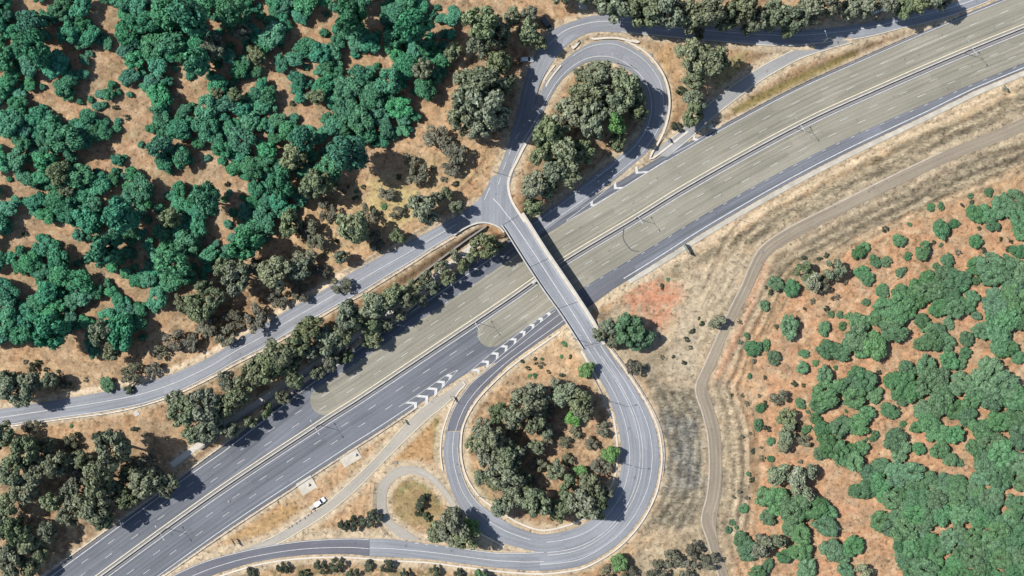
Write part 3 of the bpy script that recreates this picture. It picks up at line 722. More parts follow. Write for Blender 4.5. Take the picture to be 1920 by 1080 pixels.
# ------------------------------------------------------------------ kerbs and solid ribbons
def wall(mb, pts, width, h, z0=-.3):
    """a solid wall following world points"""
    p = np.array(pts, float); t = np.gradient(p[:, :2], axis=0); t /= (np.linalg.norm(t, axis=1)[:, None] + 1e-9)
    nn = np.stack([-t[:, 1], t[:, 0]], 1) * width / 2
    v = []
    for q, o in zip(p, nn):
        v += [(q[0] + o[0], q[1] + o[1], q[2] + z0), (q[0] - o[0], q[1] - o[1], q[2] + z0), (q[0] - o[0], q[1] - o[1], q[2] + h), (q[0] + o[0], q[1] + o[1], q[2] + h)]
    f = []
    for i in range(len(p) - 1):
        a = 4 * i; b_ = a + 4
        f += [(a + 1, a, b_, b_ + 1), (a + 2, a + 1, b_ + 1, b_ + 2), (a + 3, a + 2, b_ + 2, b_ + 3), (a, a + 3, b_ + 3, b_)]
    f += [(0, 1, 2, 3), (4 * len(p) - 1, 4 * len(p) - 2, 4 * len(p) - 3, 4 * len(p) - 4)]
    mb.add(v, f)
def kerb(name, pts, z, label, w=.45, h=.14, mat='kerb', kind='structure', cat='kerb'):
    m = MB(); wall(m, W(catmull(pts, max(8, int(plen(pts) / 6))), z), w, h)
    return tag(m.build(name, M[mat]), label, cat, kind=kind)
kerb('kerb', [(1290, 246), (1225, 296), (1222, 288), (1234, 268), (1247, 240), (1255, 205), (1254, 172), (1246, 145), (1232, 121), (1214, 101), (1193, 87), (1172, 76)], [.1, .1, .3, .6, 1.2, 2, 2.5, 3, 3.3, 3.6, 3.8], 'pale concrete kerb round the outer side of the northern slip road', w=.7)
kerb('kerb', [(1112, 66), (1108, 69), (1112, 73), (1140, 71), (1160, 72), (1200, 80), (1160, 66), (1112, 66)], [4.2, 4.2, 4.2, 4.1, 4, 3.8, 4, 4.2], 'small pale kerbed traffic island nose between service road and slip road', w=.7)
kerb('kerb', [(1087, 76), (1080, 86), (1072, 92), (1076, 84), (1087, 76)], [4.7], 'tiny pale kerbed island in the gap beside the shaded service road', w=.7)
kerb('kerb', [(1052, 122), (1030, 150), (1014, 178), (1020, 150), (1040, 122)], [5], 'pale kerb of the narrow dry grass strip left of the slip road', w=.6)
kerb('kerb', [(1012, 224), (998, 250), (982, 276), (968, 304), (957, 326), (953, 347), (958, 373), (972, 398), (984, 416)], [6, 6.2, 6.4, 6.5, 6.5, 6.5, 6.5], 'broad pale kerb curving round the trees at the flyover junction', w=.9, h=.16)
kerb('kerb', [(1090, 658), (1108, 690), (1128, 725), (1144, 762), (1153, 800), (1158, 850), (1154, 888), (1142, 920), (1118, 952), (1090, 975), (1054, 988), (1014, 994), (970, 979), (930, 954), (900, 932), (880, 905), (869, 878), (864, 845), (866, 810), (873, 787), (888, 760), (908, 735), (953, 692), (1003, 655), (1050, 622)],
     [6.2, 5.8, 5.2, 4.7, 4.2, 3.7, 3.2, 2.7, 2.3, 2.1, 1.9, 1.7, 1.5, 1.3, 1.1, .9, .7, .5, .2, 0, 0], 'pale kerb ring round the wooded island inside the southern loop', w=.6)
kerb('kerb', [(1142, 652), (1170, 690), (1200, 735), (1220, 770), (1234, 805), (1241, 850), (1238, 893), (1227, 934), (1200, 983), (1158, 1028), (1102, 1062), (1060, 1072), (1012, 1076), (956, 1073), (908, 1068), (867, 1063), (804, 1055), (733, 1051), (650, 1045), (567, 1047), (483, 1059), (400, 1084)],
     [6.4, 5.8, 5.2, 4.7, 4.2, 3.7, 3.2, 2.8, 2.3, 2, 1.8, 1.6, 1.4, 1.2, 1.1, 1, .9, .8], 'pale kerb along the outer edge of the southern loop and approach road', w=.6)
kerb('drain_kerb', off([(1120, -97), (1250, -95), (1400, -93), (1530, -92), (1710, -86), (1800, -80), (2100, -79)], 1130, 2080), [0], 'wide pale concrete drain along the lower right edge of the motorway', w=1.7, h=.1, mat='draincon', cat='drain')
kerb('kerb', [(946, 1026), (930, 1016), (900, 1000)], [1.8], 'short pale kerb on the triangular island nose by the round dark trees', w=.6)
kerb('kerb', [(868, 716), (872, 722), (862, 732), (850, 752), (838, 782), (829, 812), (826, 850), (830, 882)], [.3, .4, .6, .8, 1, 1.2], 'pale kerb on the left side of the dark off ramp', w=.5)

# median: raised concrete strip with a barrier and dark gutter strips
m = MB(); wall(m, W(off(.6, 40, 2085)[::2]), .42, .95, -.2)
mbar = empty('median_barrier', P(1000, 525), 0, 'long pale concrete barrier along the middle of the motorway', 'barrier')
o = m.build('concrete_wall', M['concrete'], mbar); o.location = -Vector(mbar.location)
m = MB(); wall(m, W(off([(0, -2.6), (900, -2.6), (1100, -3.6), (2100, -3.8)], 40, 2085)[::2]), .9, .05, -.2)
o = m.build('gutter', M['concd'], mbar); o.location = -Vector(mbar.location)
m = MB(); wall(m, W(off([(0, 2.8), (2100, 2.8)], 40, 2085)[::2]), .35, .05, -.2)
o = m.build('gutter', M['concd'], mbar); o.location = -Vector(mbar.location)

# ------------------------------------------------------------------ guard rails and fences
post_me = MB(); post_me.box((0, 0, .30), (.12, .14, 1.0)); post_me = mesh('post', post_me.v, post_me.f); post_me.materials.append(M['steel'])
fpost = MB(); fpost.tube((0, 0, -.4), (0, 0, 1.85), .05, .05, 6); fpost = mesh('post', fpost.v, fpost.f); fpost.materials.append(M['fence'])
def rail(name, pts, z, label, cat='guard rail', fence=False, mat=None):
    n = max(8, int(plen(pts) / 10))
    q = catmull(pts, n)
    if z is None:
        p = np.array([place(a, b_) for a, b_ in q])
    else: p = np.array(W(q, z))
    ctr = Vector(p[len(p) // 2]); root = empty(name, ctr, 0, label, cat)
    m = MB()
    if fence:
        for zz in (.5, 1.0, 1.75): wall(m, p, .06, zz + .04, zz - .04)
    else:
        wall(m, p, .10, .78, .44); wall(m, p, .16, .70, .64)
    o = m.build('mesh_panel' if fence else 'rail_beam', M[mat] if mat else M['fence' if fence else 'steel'], root); o.location = -ctr
    s = np.concatenate([[0], np.cumsum(np.linalg.norm(np.diff(p[:, :2], axis=0), axis=1))])
    k = max(4.0, s[-1] / 90)
    for a in np.arange(0, s[-1], k):
        po = bpy.data.objects.new('post', fpost if fence else post_me); COL.objects.link(po); po.parent = root
        po.location = Vector([np.interp(a, s, p[:, j]) for j in range(3)]) - ctr
rail('guard_rail', off([(0, 68), (1400, 69), (1740, 68)], 1385, 1745), [0], 'steel guard rail along the upper motorway edge beside the olive grass strip')
rail('guard_rail', off([(0, -69), (300, -70), (500, -74), (640, -74), (760, -73)], 200, 745), [0], 'steel guard rail along the lower motorway edge past the concrete pads')
rail('guard_rail', off([(0, 66), (365, 63), (450, 67), (560, 77), (700, 91)], 100, 470), [0], 'steel guard rail on the upper motorway edge at lower left')
rail('guard_rail', [(0, 802), (125, 785), (208, 774), (271, 760), (333, 739), (396, 709), (437, 686), (490, 659), (567, 615), (629, 578), (671, 557), (718, 528), (768, 497), (806, 472), (852, 445)], ZH, 'long pale guard rail on the lower edge of the hillside road')
rail('guard_rail', [(1098, 684), (1118, 718), (1134, 752), (1146, 785)], [6, 5.6, 5.2, 4.8], 'short steel guard rail inside the loop just below the flyover')
rail('guard_rail', [(1146, 652), (1176, 692), (1206, 737), (1226, 772), (1240, 806), (1246, 850), (1243, 893)], [6.3, 5.8, 5.2, 4.7, 4.2, 3.7], 'curved steel guard rail along the outer right side of the southern loop')
rail('wire_fence', [(703, 905), (700, 941), (704, 968), (716, 990), (724, 1003)], None, 'dark wire fence bending round the left side of the gravel turning loop', 'fence', True)
rail('wire_fence', [(448, 818), (520, 765), (600, 712), (690, 650), (762, 592), (815, 545), (865, 505)], None, 'dark mesh fence between the footpath trees and the upper motorway edge', 'fence', True)
rail('wire_fence', [(905, 285), (895, 318), (872, 345), (840, 372)], None, 'dark wire fence on the bank above the flyover junction', 'fence', True)
rail('wire_fence', [(850, 378), (800, 424), (740, 456), (690, 486), (640, 512)], None, 'dark wire fence at the foot of the dry bank beside the hillside road', 'fence', True)
# retaining wall below the hillside road
rw = catmull([(376, 842), (440, 796), (520, 740), (600, 688), (680, 628), (760, 540), (850, 468), (912, 424)], 70)
p = np.array([place(a, b_) for a, b_ in rw]); ctr = Vector(p[30])
root = empty('retaining_wall', ctr, 0, 'long dark stained retaining wall stepping down from hillside road to footpath', 'wall')
m = MB(); wall(m, p, .45, 1.3, -1.5); o = m.build('wall_face', M['concd'], root); o.location = -ctr
m = MB(); wall(m, p + np.array([0, 0, 1.303]), .6, .14, 0); o = m.build('coping', M['concd'], root); o.location = -ctr

# ------------------------------------------------------------------ the flyover
ZB = 6.5
Lb = catmull([(940, 424), (946, 432), (969, 469), (992, 505), (1017, 543), (1050, 589), (1076, 629), (1092, 654)], 60)
Rb = catmull([(982, 398), (1000, 426), (1026, 467), (1056, 511), (1081, 548), (1112, 596), (1126, 622), (1137, 645)], 60)
br = empty('flyover_bridge', P(1018, 500, 0), 0, 'concrete flyover carrying a single grey road over the motorway', 'bridge')
bo = -Vector(br.location)
def solid(name, L, Rr, z0, z1, mat, uvs=False):
    n = len(L); v = []; uv = []; f = []
    for i in range(n):
        for q, z in ((L[i], z1), (Rr[i], z1), (Rr[i], z0), (L[i], z0)):
            x, y, _ = P(q[0], q[1], ZB); v.append((x, y, z)); uv.append((x, y))
    for i in range(n - 1):
        a = 4 * i; b_ = a + 4
        for j in range(4): f.append((a + j, a + (j + 1) % 4, b_ + (j + 1) % 4, b_ + j))
    f += [(3, 2, 1, 0), (4 * n - 4, 4 * n - 3, 4 * n - 2, 4 * n - 1)]
    me = mesh(name, v, f, uv)
    bm = bmesh.new(); bm.from_mesh(me); bmesh.ops.recalc_face_normals(bm, faces=bm.faces[:]); bm.to_mesh(me); bm.free()
    o = link(name, me, M[mat], br); o.location = bo; return o
mixp = lambda t: Lb * (1 - t) + Rb * t
solid('deck', Lb, Rb, ZB - 1.15, ZB - .02, 'concrete')
o = link('road_surface', ribbon_mesh('road_surface', mixp(.07), mixp(.84), np.full(60, ZB), 0.075, 6), M['road'], br); o.location = bo
solid('footpath', mixp(.84), mixp(.955), ZB - .02, ZB + .2, 'foot')
solid('parapet', mixp(0), mixp(.055), ZB - .02, ZB + 1.0, 'concrete')
solid('parapet', mixp(.96), mixp(1), ZB - .02, ZB + 1.0, 'concrete')
for tt in (.028, .98):
    m = MB(); q = mixp(tt); wall(m, [(*P(a, b_, ZB)[:2], ZB + 1.0) for a, b_ in q], .09, .42, .32); o = m.build('handrail', M['steel'], br); o.location = bo
cm = catmull([(957, 411), (969, 427), (1006, 482), (1037, 530), (1083, 601), (1109, 644)], 50)
m = MB(); strip(m, W(cm, ZB), .28, .11); o = m.build('centre_line', M['white'], br); o.location = bo
for tt in (.12, .80):
    m = MB(); strip(m, W(mixp(tt), ZB), .14, .105); o = m.build('edge_line', M['white'], br); o.location = bo
for k_ in (0, 20, 40, 58):
    m = MB(); q0, q1 = mixp(.06)[k_], mixp(.84)[k_]; strip(m, W([q0, q1], ZB), .22, .118); o = m.build('expansion_joint', M['seal_shadow'], br); o.location = bo
for zz in (.25, .5, .75):                       # beams under the deck
    solid('girder', mixp(zz - .07), mixp(zz + .07), ZB - 1.75, ZB - 1.152, 'concrete')
bd = math.atan2(P(1052, 493)[1] - P(951, 563)[1], P(1052, 493)[0] - P(951, 563)[0])   # motorway direction
def col_at(px, py):
    x, y, _ = P(px, py); m = MB(); m.tube((x, y, -.5), (x, y, ZB - 2.35), .45, .45, 16); o = m.build('column', M['concrete'], br); o.location = bo
for px, py in ((1000, 528), (1018, 516), (1036, 504)): col_at(px, py)
m = MB(); c0 = P(1018, 516); m.box((c0[0], c0[1], ZB - 2.05), (10.2, 1.1, .6), bd); o = m.build('pier_cap', M['concrete'], br, .05); o.location = bo
for a, b_ in (((952, 447), (999, 416)), ((1076, 652), (1134, 614))):
    p0, p1 = Vector(P(*a)), Vector(P(*b_)); c0 = (p0 + p1) / 2
    m = MB(); m.box((c0.x, c0.y, 2.3), ((p1 - p0).length - 1.4, 1.2, 4.9), math.atan2(p1.y - p0.y, p1.x - p0.x)); o = m.build('abutment', M['concrete'], br, .05); o.location = bo
# curved wing wall from the junction down the cutting
m = MB(); wg = W(catmull([(852, 441), (868, 430), (884, 422), (898, 418), (912, 418), (927, 422), (938, 428), (945, 436)], 40), 6.5); wall(m, wg, .55, .95, -1.6)
tag(m.build('wing_wall', M['concrete']), 'pale curved parapet wall at the junction left of the flyover', 'wall')

# ------------------------------------------------------------------ trees
def crown_data(seed, lumps, leaves, ls, core=.82, flatness=.72, cz=1.25, spread=.74, lr=(.26, .44), jit=.55):
    r = random.Random(seed); L = []
    tries = 0
    while len(L) < lumps and tries < 900:
        tries += 1
        d = Vector((r.gauss(0, 1), r.gauss(0, 1), r.gauss(0, .8) + .25)).normalized()
        rad = spread * r.uniform(.35, 1.0) ** .5
        c = Vector((d.x * rad, d.y * rad, d.z * rad * flatness)); q = r.uniform(*lr)
        if any((c - a).length < .55 * min(q, b) for a, b in L): continue
        L.append((c, q))
    v = []; f = []
    if core:
        for c, q in L:
            bm = bmesh.new(); bmesh.ops.create_icosphere(bm, subdivisions=2, radius=q * core)
            n0 = len(v)
            for x in bm.verts:
                k = 1 + r.uniform(-.16, .12); v.append((x.co.x * k + c.x, x.co.y * k + c.y, x.co.z * k * .85 + c.z + cz))
            f += [tuple(n0 + y.index for y in x.verts) for x in bm.faces]; bm.free()
    tot = sum(q * q for c, q in L)
    for c, q in L:
        for _ in range(int(leaves * q * q / tot)):
            d = Vector((r.gauss(0, 1), r.gauss(0, 1), r.gauss(0, 1) + .35)).normalized()
            p = c + d * q * r.uniform(.78, 1.10)
            if any((p - a).length < b * .72 for a, b in L): continue
            nrm = (d + Vector((r.gauss(0, 1), r.gauss(0, 1), r.gauss(0, 1) + .3)) * jit).normalized()
            u = nrm.orthogonal().normalized(); w = nrm.cross(u); a = r.uniform(0, 6.28); u, w = u * math.cos(a) + w * math.sin(a), w * math.cos(a) - u * math.sin(a)
            s = ls * r.uniform(.6, 1.45); s2 = s * r.uniform(.5, .9); n0 = len(v); p = p + Vector((0, 0, cz))
            v += [tuple(p - u * s), tuple(p - w * s2 + nrm * s * .15), tuple(p + u * s), tuple(p + w * s2 + nrm * s * .15)]; f.append((n0, n0 + 1, n0 + 2, n0 + 3))
    return mesh('crown', v, f), L

def trunk_mesh(seed, L, cz=1.25, th=.075):
    r = random.Random(seed); m = MB(); top = Vector((r.uniform(-.05, .05), r.uniform(-.05, .05), cz * .62))
    m.tube((0, 0, -.12), (top.x * .4, top.y * .4, cz * .3), th, th * .8, 8); m.tube((top.x * .4, top.y * .4, cz * .3), top, th * .8, th * .62, 8)
    for c, q in L[:7]:
        m.tube(top, Vector((c.x * .9, c.y * .9, c.z * .9 + cz)), th * .42, th * .16, 6)
    me = mesh('trunk', m.v, m.f); me.materials.append(M['bark']); return me

KIND = {}
def make_kind(key, mat, nv, **kw):
    out = []
    for i in range(nv):
        me, L = crown_data(100 * len(KIND) + i, **kw); me.materials.append(M[mat]); out.append((me, trunk_mesh(i + 7, L)))
    KIND[key] = out
make_kind('A', 'leafA', 8, lumps=24, leaves=2600, ls=.080, lr=(.22, .38), spread=.78, jit=.42)
make_kind('B', 'leafB', 8, lumps=26, leaves=2500, ls=.080, core=.60, spread=.82, lr=(.18, .34), jit=.36)
make_kind('C', 'leafC', 8, lumps=30, leaves=2400, ls=.085, flatness=.5, lr=(.15, .36), spread=.86, jit=.5)
make_kind('Y', 'leafA', 5, lumps=15, leaves=1400, ls=.10, lr=(.26, .42), spread=.72, jit=.42)
make_kind('D', 'leafD', 6, lumps=13, leaves=1100, ls=.10, core=.5, spread=.82, lr=(.18, .34))
make_kind('E', 'leafE', 3, lumps=15, leaves=2000, ls=.085)
make_kind('F', 'leafF', 6, lumps=14, leaves=1000, ls=.09, core=0, spread=.85, lr=(.18, .34))
make_kind('G', 'leafB', 5, lumps=12, leaves=1500, ls=.095, core=0, spread=.82, lr=(.2, .36), jit=.7)

used_labels = {}
KN = {'Y': ('young_tree', 'young tree', 'young trees of the hillside forest'), 'A': ('forest_tree', 'tree', 'trees of the hillside forest'), 'B': ('gum_tree', 'tree', 'grey green roadside gum trees'), 'C': ('hillside_tree', 'tree', 'green trees on the lower right hillside'),
      'D': ('dark_shrub', 'shrub', 'dark shrubs'), 'E': ('bright_tree', 'tree', 'bright green trees'), 'F': ('dry_shrub', 'shrub', 'thin dry shrubs'), 'G': ('open_gum_tree', 'tree', 'open crowned gum trees by the roads')}
WORD = {'Y': 'low green', 'A': 'deep green', 'B': 'grey green', 'C': 'mid green', 'D': 'dark', 'E': 'bright green', 'F': 'thin brownish', 'G': 'open grey green'}
def region(px, py):
    if 690 < px < 840 and 880 < py < 1010: return 'by the turning loop'
    if 862 < px < 1165 and 690 < py < 990: return 'inside the southern loop'
    if 970 < px < 1225 and 100 < py < 425: return 'inside the northern loop'
    if px < 860 and sd1(px, py, FOREST) < 5: return 'in the forest'
    if py < 60 and px > 1100: return 'above the service road'
    if 1250 < px < 1360 and 70 < py < 240: return 'on the grass triangle'
    if px > 1340 and py > 320: return 'on the red hillside'
    if px < 330 and py > 790: return 'beside the lower motorway'
    if px < 860 and py > 0.36 * (860 - px) + 420 : return 'between road and motorway'
    if px < 960: return 'on the dry bank'
    if py > 1000: return 'below the loop road'
    return 'right of the flyover'
def sd1(px, py, poly):
    d = 1e9; ins = False; n = len(poly)
    for i in range(n):
        ax, ay = poly[i]; bx, by = poly[(i + 1) % n]; ex, ey = bx - ax, by - ay
        t = min(1, max(0, ((px - ax) * ex + (py - ay) * ey) / (ex * ex + ey * ey + 1e-9)))
        d = min(d, math.hypot(px - ax - t * ex, py - ay - t * ey))
        if (ay > py) != (by > py) and px < ex * (py - ay) / (ey + 1e-12) + ax: ins = not ins
    return -d if ins else d
DM = dmin.reshape(GX.shape)
def road_d(px, py):
    x, y = (px - 960) / S, (540 - py) / S
    return float(DM[min(len(gy) - 1, int(np.searchsorted(gy, y))), min(len(gx) - 1, int(np.searchsorted(gx, x)))])
TREES = []
def tree(key, px, py, r, k=None, label=None):
    """r: crown radius in photo pixels; k: height stretch"""
    R = r / S * (1.08 if key in 'AY' else 1.20 if key == 'B' else 1.20)
    if k is None: k = {'Y': .6, 'A': rnd.uniform(.72, 1.0), 'B': (rnd.uniform(1.6, 2.1) if (px > 850 and py < 270 and px < 1010) or (py < 60 and px > 1100) or (640 < px < 870 and 355 < py < 490) else rnd.uniform(1.25, 1.75)), 'C': rnd.uniform(.48, .70), 'D': .85, 'E': 1.0, 'F': .75, 'G': rnd.uniform(1.1, 1.5)}[key]
    small = r < 10
    me, tr = rnd.choice(KIND[key]); nm, cat, grp = KN[key]
    hgt = R * k
    x, y, z = place(px, py, 1.35 * hgt)
    if small and key in 'ABCE': nm = 'bush'; cat = 'bush'; grp = 'small bushes'
    if label is None:
        size = 'large' if r > 25 else 'medium' if r > 17 else 'small' if r > 9 else 'tiny'
        extra = ' tall' if k > 1.6 else ''
        kindw = {'tree': 'tree', 'young tree': 'young tree', 'shrub': 'shrub', 'bush': 'bush'}[cat]
        label = f"{size}{extra} {WORD[key]} {kindw} {region(px, py)}, {px / 19.2:.0f}% across and {max(0, py) / 10.8:.0f}% down the photo"
    if label in used_labels:
        label = label.replace(' down the photo', ' down').replace('across', 'across', 1)
        base_l = label; n_ = 1
        ox, oy = used_labels.get('xy' + label.replace(' down', ' down the photo'), (px, py))
        label = base_l + (', right one' if px > ox + 3 else ', left one' if px < ox - 3 else ', lower one' if py > oy else ', upper one')
    used_labels[label] = 1; used_labels['xy' + label] = (px, py)
    rz = rnd.uniform(0, 6.28); q = rnd.uniform(.84, 1.19)
    if small:
        o = bpy.data.objects.new(nm, me); COL.objects.link(o); o.location = (x, y, z - .55 * hgt); o.scale = (R * q, R / q, hgt); o.rotation_euler = (0, 0, rz); tag(o, label, cat, grp)
    else:
        o = empty(nm, (x, y, z), rz, label, cat, grp); o.scale = (R * q, R / q, hgt)
        for n_, mm in (('crown', me), ('trunk', tr)):
            c_ = bpy.data.objects.new(n_, mm); COL.objects.link(c_); c_.parent = o
    TREES.append((px, py, r))

# --- NW forest: tall emergent trees first
BIG = [(352, 30, 32, 2.3), (432, 18, 26, 2.2), (368, 112, 24, 2.0), (655, 30, 30, 2.2), (778, 45, 30, 2.1), (312, 22, 28, 1.3), (222, 402, 33, 1.9), (195, 466, 31, 1.7), (386, 374, 28, 1.9), (457, 460, 30, 1.8),
       (322, 492, 28, 1.7), (92, 625, 31, 2.0), (566, 262, 24, 1.7), (652, 284, 34, 2.1), (525, 345, 26, 1.5), (60, 45, 26, 1.4), (70, 92, 28, 1.6), (225, 625, 30, 1.2), (345, 520, 20, 1.3), (730, 150, 24, 1.4), (742, 70, 20, 1.3), (300, 275, 22, 1.4), (120, 262, 28, 1.2), (85, 305, 22, 1.2)]
for a in BIG: tree('A', *a)
SOIL = [[(28, 0), (98, 0), (95, 10), (65, 12), (65, 22), (30, 25)], [(165, 5), (212, 10), (226, 45), (205, 70), (188, 45), (170, 30)],
        [(92, 45), (110, 40), (100, 70), (130, 80), (152, 122), (140, 132), (120, 110), (98, 85)], [(180, 88), (230, 122), (215, 152), (188, 160), (160, 130), (168, 122), (176, 108)],
        [(132, 155), (160, 158), (192, 195), (158, 200), (145, 182)], [(40, 172), (88, 172), (150, 205), (112, 216), (98, 208), (80, 190), (58, 185)], [(105, 200), (150, 200), (140, 222), (118, 226)],
        [(225, 165), (255, 155), (280, 190), (270, 200), (288, 228), (238, 232), (220, 215), (192, 210), (200, 195), (225, 190)], [(65, 140), (80, 138), (100, 155), (95, 172), (75, 168)],
        [(418, 58), (455, 74), (460, 86), (440, 84), (420, 72)], [(590, 0), (640, 30), (637, 46), (600, 60), (597, 82), (560, 72), (555, 96), (538, 106), (512, 99), (512, 90), (540, 75), (550, 55), (540, 42), (580, 44), (604, 34), (588, 15)],
        [(320, 118), (345, 118), (347, 155), (375, 140), (390, 160), (375, 186), (348, 180), (320, 172)], [(320, 175), (350, 184), (366, 198), (335, 194), (335, 210), (320, 214)], [(436, 155), (486, 150), (468, 172), (450, 162)],
        [(488, 124), (516, 130), (522, 140), (545, 145), (550, 156), (535, 168), (546, 186), (562, 202), (518, 214), (520, 190), (514, 170), (498, 150)],
        [(563, 130), (586, 120), (592, 136), (596, 146), (580, 162), (585, 190), (607, 198), (602, 232), (574, 230), (558, 207), (572, 190), (568, 165), (590, 150)],
        [(688, 0), (722, 0), (715, 20), (694, 12)], [(798, 0), (848, 0), (840, 14), (804, 24)], [(644, 100), (662, 94), (656, 120), (648, 136), (638, 130)], [(688, 106), (710, 97), (746, 118), (738, 130), (700, 116)],
        [(752, 175), (770, 163), (787, 190), (802, 217), (820, 205), (832, 226), (815, 242), (788, 227), (768, 200)], [(0, 260), (22, 265), (20, 287), (0, 282)], [(60, 283), (102, 295), (80, 307), (64, 300)],
        [(138, 280), (190, 275), (208, 248), (225, 238), (272, 248), (277, 275), (287, 310), (316, 330), (322, 346), (302, 377), (272, 377), (300, 350), (262, 332), (253, 310), (235, 290), (207, 290), (207, 310), (190, 317), (164, 320), (148, 300)],
        [(328, 268), (356, 248), (367, 285), (412, 298), (407, 306), (432, 330), (457, 335), (464, 345), (460, 362), (440, 364), (410, 352), (385, 347), (368, 347), (320, 342), (318, 308), (378, 312), (374, 300)],
        [(0, 318), (20, 323), (35, 348), (92, 354), (85, 364), (40, 362), (20, 367), (0, 367)], [(198, 360), (222, 356), (227, 371), (205, 387), (188, 384)],
        [(28, 408), (60, 403), (75, 418), (120, 423), (130, 418), (160, 430), (203, 440), (190, 447), (150, 432), (110, 442), (75, 442), (50, 457), (25, 457), (0, 472), (0, 448), (25, 430)], [(130, 458), (160, 458), (167, 480), (155, 492), (133, 476)],
        [(468, 248), (502, 254), (490, 264)], [(523, 260), (552, 256), (535, 287), (523, 276)], [(398, 403), (416, 398), (427, 425), (447, 425), (440, 432), (420, 442), (392, 442), (388, 432)],
        [(130, 463), (160, 463), (177, 490), (217, 518), (242, 535), (240, 547), (200, 532), (168, 507), (148, 490)], [(238, 533), (277, 543), (282, 567), (243, 567)], [(143, 572), (200, 560), (214, 570), (180, 584), (153, 582)],
        [(238, 630), (252, 632), (270, 640), (275, 665), (225, 668)], [(28, 518), (48, 515), (58, 548), (35, 550)], [(0, 500), (20, 505), (18, 525), (0, 520)], [(275, 600), (322, 568), (322, 622), (290, 642), (272, 626)]]
def soil_d(px, py): return min(sd1(px, py, p) for p in SOIL)
fp = np.array(FOREST, float)
pts = []; tries = 0
while len(pts) < 285 and tries < 9000:
    tries += 1
    px, py = rnd.uniform(-15, 850), rnd.uniform(-15, 660)
    r = rnd.uniform(14, 26)
    if tries > 3500: r = rnd.uniform(11, 16)
    if sd1(px, py, FOREST) > -r * .35 or soil_d(px, py) < r * .68: continue
    if any(math.hypot(px - a, py - b_) < .66 * (r + q) for a, b_, q in TREES): continue
    # keep the ground that the tall trees throw their shadow over clear
    if any(0 < (px - a) and math.hypot(px - a - 1.5 * q, (py - b_ - .45 * q)) < .85 * q + .5 * r for a, b_, q, k in BIG if k > 1.6): continue
    pts.append((px, py, r)); tree('B' if len(pts) % 17 == 4 else 'A', px, py, r)
tries = 0; cnt = 0
while cnt < 165 and tries < 9000:
    tries += 1
    px, py = rnd.uniform(-10, 850), rnd.uniform(-10, 655); r = rnd.uniform(9.6, 14)
    if sd1(px, py, FOREST) > -6 or soil_d(px, py) < r * .7: continue
    if any(math.hypot(px - a, py - b_) < .52 * (r + q) for a, b_, q in TREES): continue
    if any(0 < (px - a) and math.hypot(px - a - 1.5 * q, (py - b_ - .45 * q)) < .7 * q for a, b_, q, k in BIG if k > 1.6): continue
    cnt += 1; tree('Y', px, py, r)
tries = 0; cnt = 0
while cnt < 150 and tries < 8000:
    tries += 1
    px, py = rnd.uniform(0, 840), rnd.uniform(0, 655); r = rnd.uniform(6, 10.5)
    if sd1(px, py, FOREST) > -4: continue
    ds = soil_d(px, py)
    if ds < 1 and rnd.random() > .25: continue
    if any(math.hypot(px - a, py - b_) < (.62 if ds > 1 else 1.0) * (r + q) for a, b_, q in TREES): continue
    cnt += 1; tree('A' if r > 7.5 or ds > 1 else 'D', px, py, r if ds > 1 else r * .7)

# --- grey green gums along the roads
GUM = """905 38 30;932 66 22;898 88 20;988 62 20;1008 74 15;992 24 15;958 30 16;908 150 32;882 186 28;918 200 32;866 222 24;900 238 24;934 118 22;930 226 18;952 158 16;868 152 20
1130 142 28;1094 142 15;1174 166 27;1102 182 28;1146 194 30;1190 178 18;1060 214 26;1112 228 28;1028 250 26;1062 282 28;1018 286 20;1092 286 20;1042 322 24;1000 346 22;1024 352 20;1066 330 20;1000 388 16;1196 208 16;1160 262 16
1296 104 28;1334 112 28;1302 150 17;1304 190 20;1300 214 20
1150 6 28;1208 18 28;1202 34 14;1250 18 28;1290 28 26;1330 22 26;1362 36 20;1396 14 26;1424 36 20;1452 28 24;1490 32 24;1520 18 24;1552 6 22;1590 16 18;1626 14 18;1664 6 20;1700 10 20;1726 4 18;1760 -8 22;1404 54 12;1478 56 13;1120 -10 24;1310 58 12;1100 -14 20;1055 -8 18
660 426 27;794 392 24;816 374 13;746 446 13;856 388 12;838 364 12;542 420 20;640 482 12;516 508 28;442 518 27;416 498 15;372 582 25;402 558 18;340 572 15;382 540 15;560 505 20;478 500 14
736 552 21;702 574 24;762 560 16;652 592 23;664 604 18;582 612 21;560 640 23;612 640 24;642 626 20;692 612 16;522 662 25;500 692 26;470 702 26;542 682 20;584 662 16;442 742 22;412 762 22;380 760 28;342 772 26;392 802 26;362 816 18;326 748 16;430 718 20;548 712 16;620 676 16;434 806 14;702 640 14
208 846 31;184 900 28;276 904 28;242 892 18;304 902 24;176 950 28;130 966 21;188 972 20;40 850 28;70 880 24;20 882 25;42 922 24;14 944 20;30 992 24;48 1012 22;20 1052 26;52 1062 20;0 818 24;104 872 22;132 928 20;86 996 18;74 1036 16;98 940 18;240 935 20;214 920 20;150 862 18;0 985 20;88 836 16
28 734 28;58 718 18;92 712 14;10 712 18
986 758 28;1004 744 22;960 782 19;936 776 17;1006 792 20;1022 806 14;1060 738 21;1088 752 20;1096 768 18;1046 722 13;904 800 17;892 830 17;922 826 24;950 852 26;916 866 22;946 892 26;904 896 14;980 896 15;960 936 22;1002 942 26;940 952 16;1040 956 18;1042 880 17;1064 906 14;1112 912 24;1090 942 29;1118 950 21;1064 942 22;1008 838 13;978 925 18;1130 925 16;930 905 18
850 988 29;826 998 20;870 1012 22;846 962 11;1140 614 15;1146 640 12;1122 626 12"""
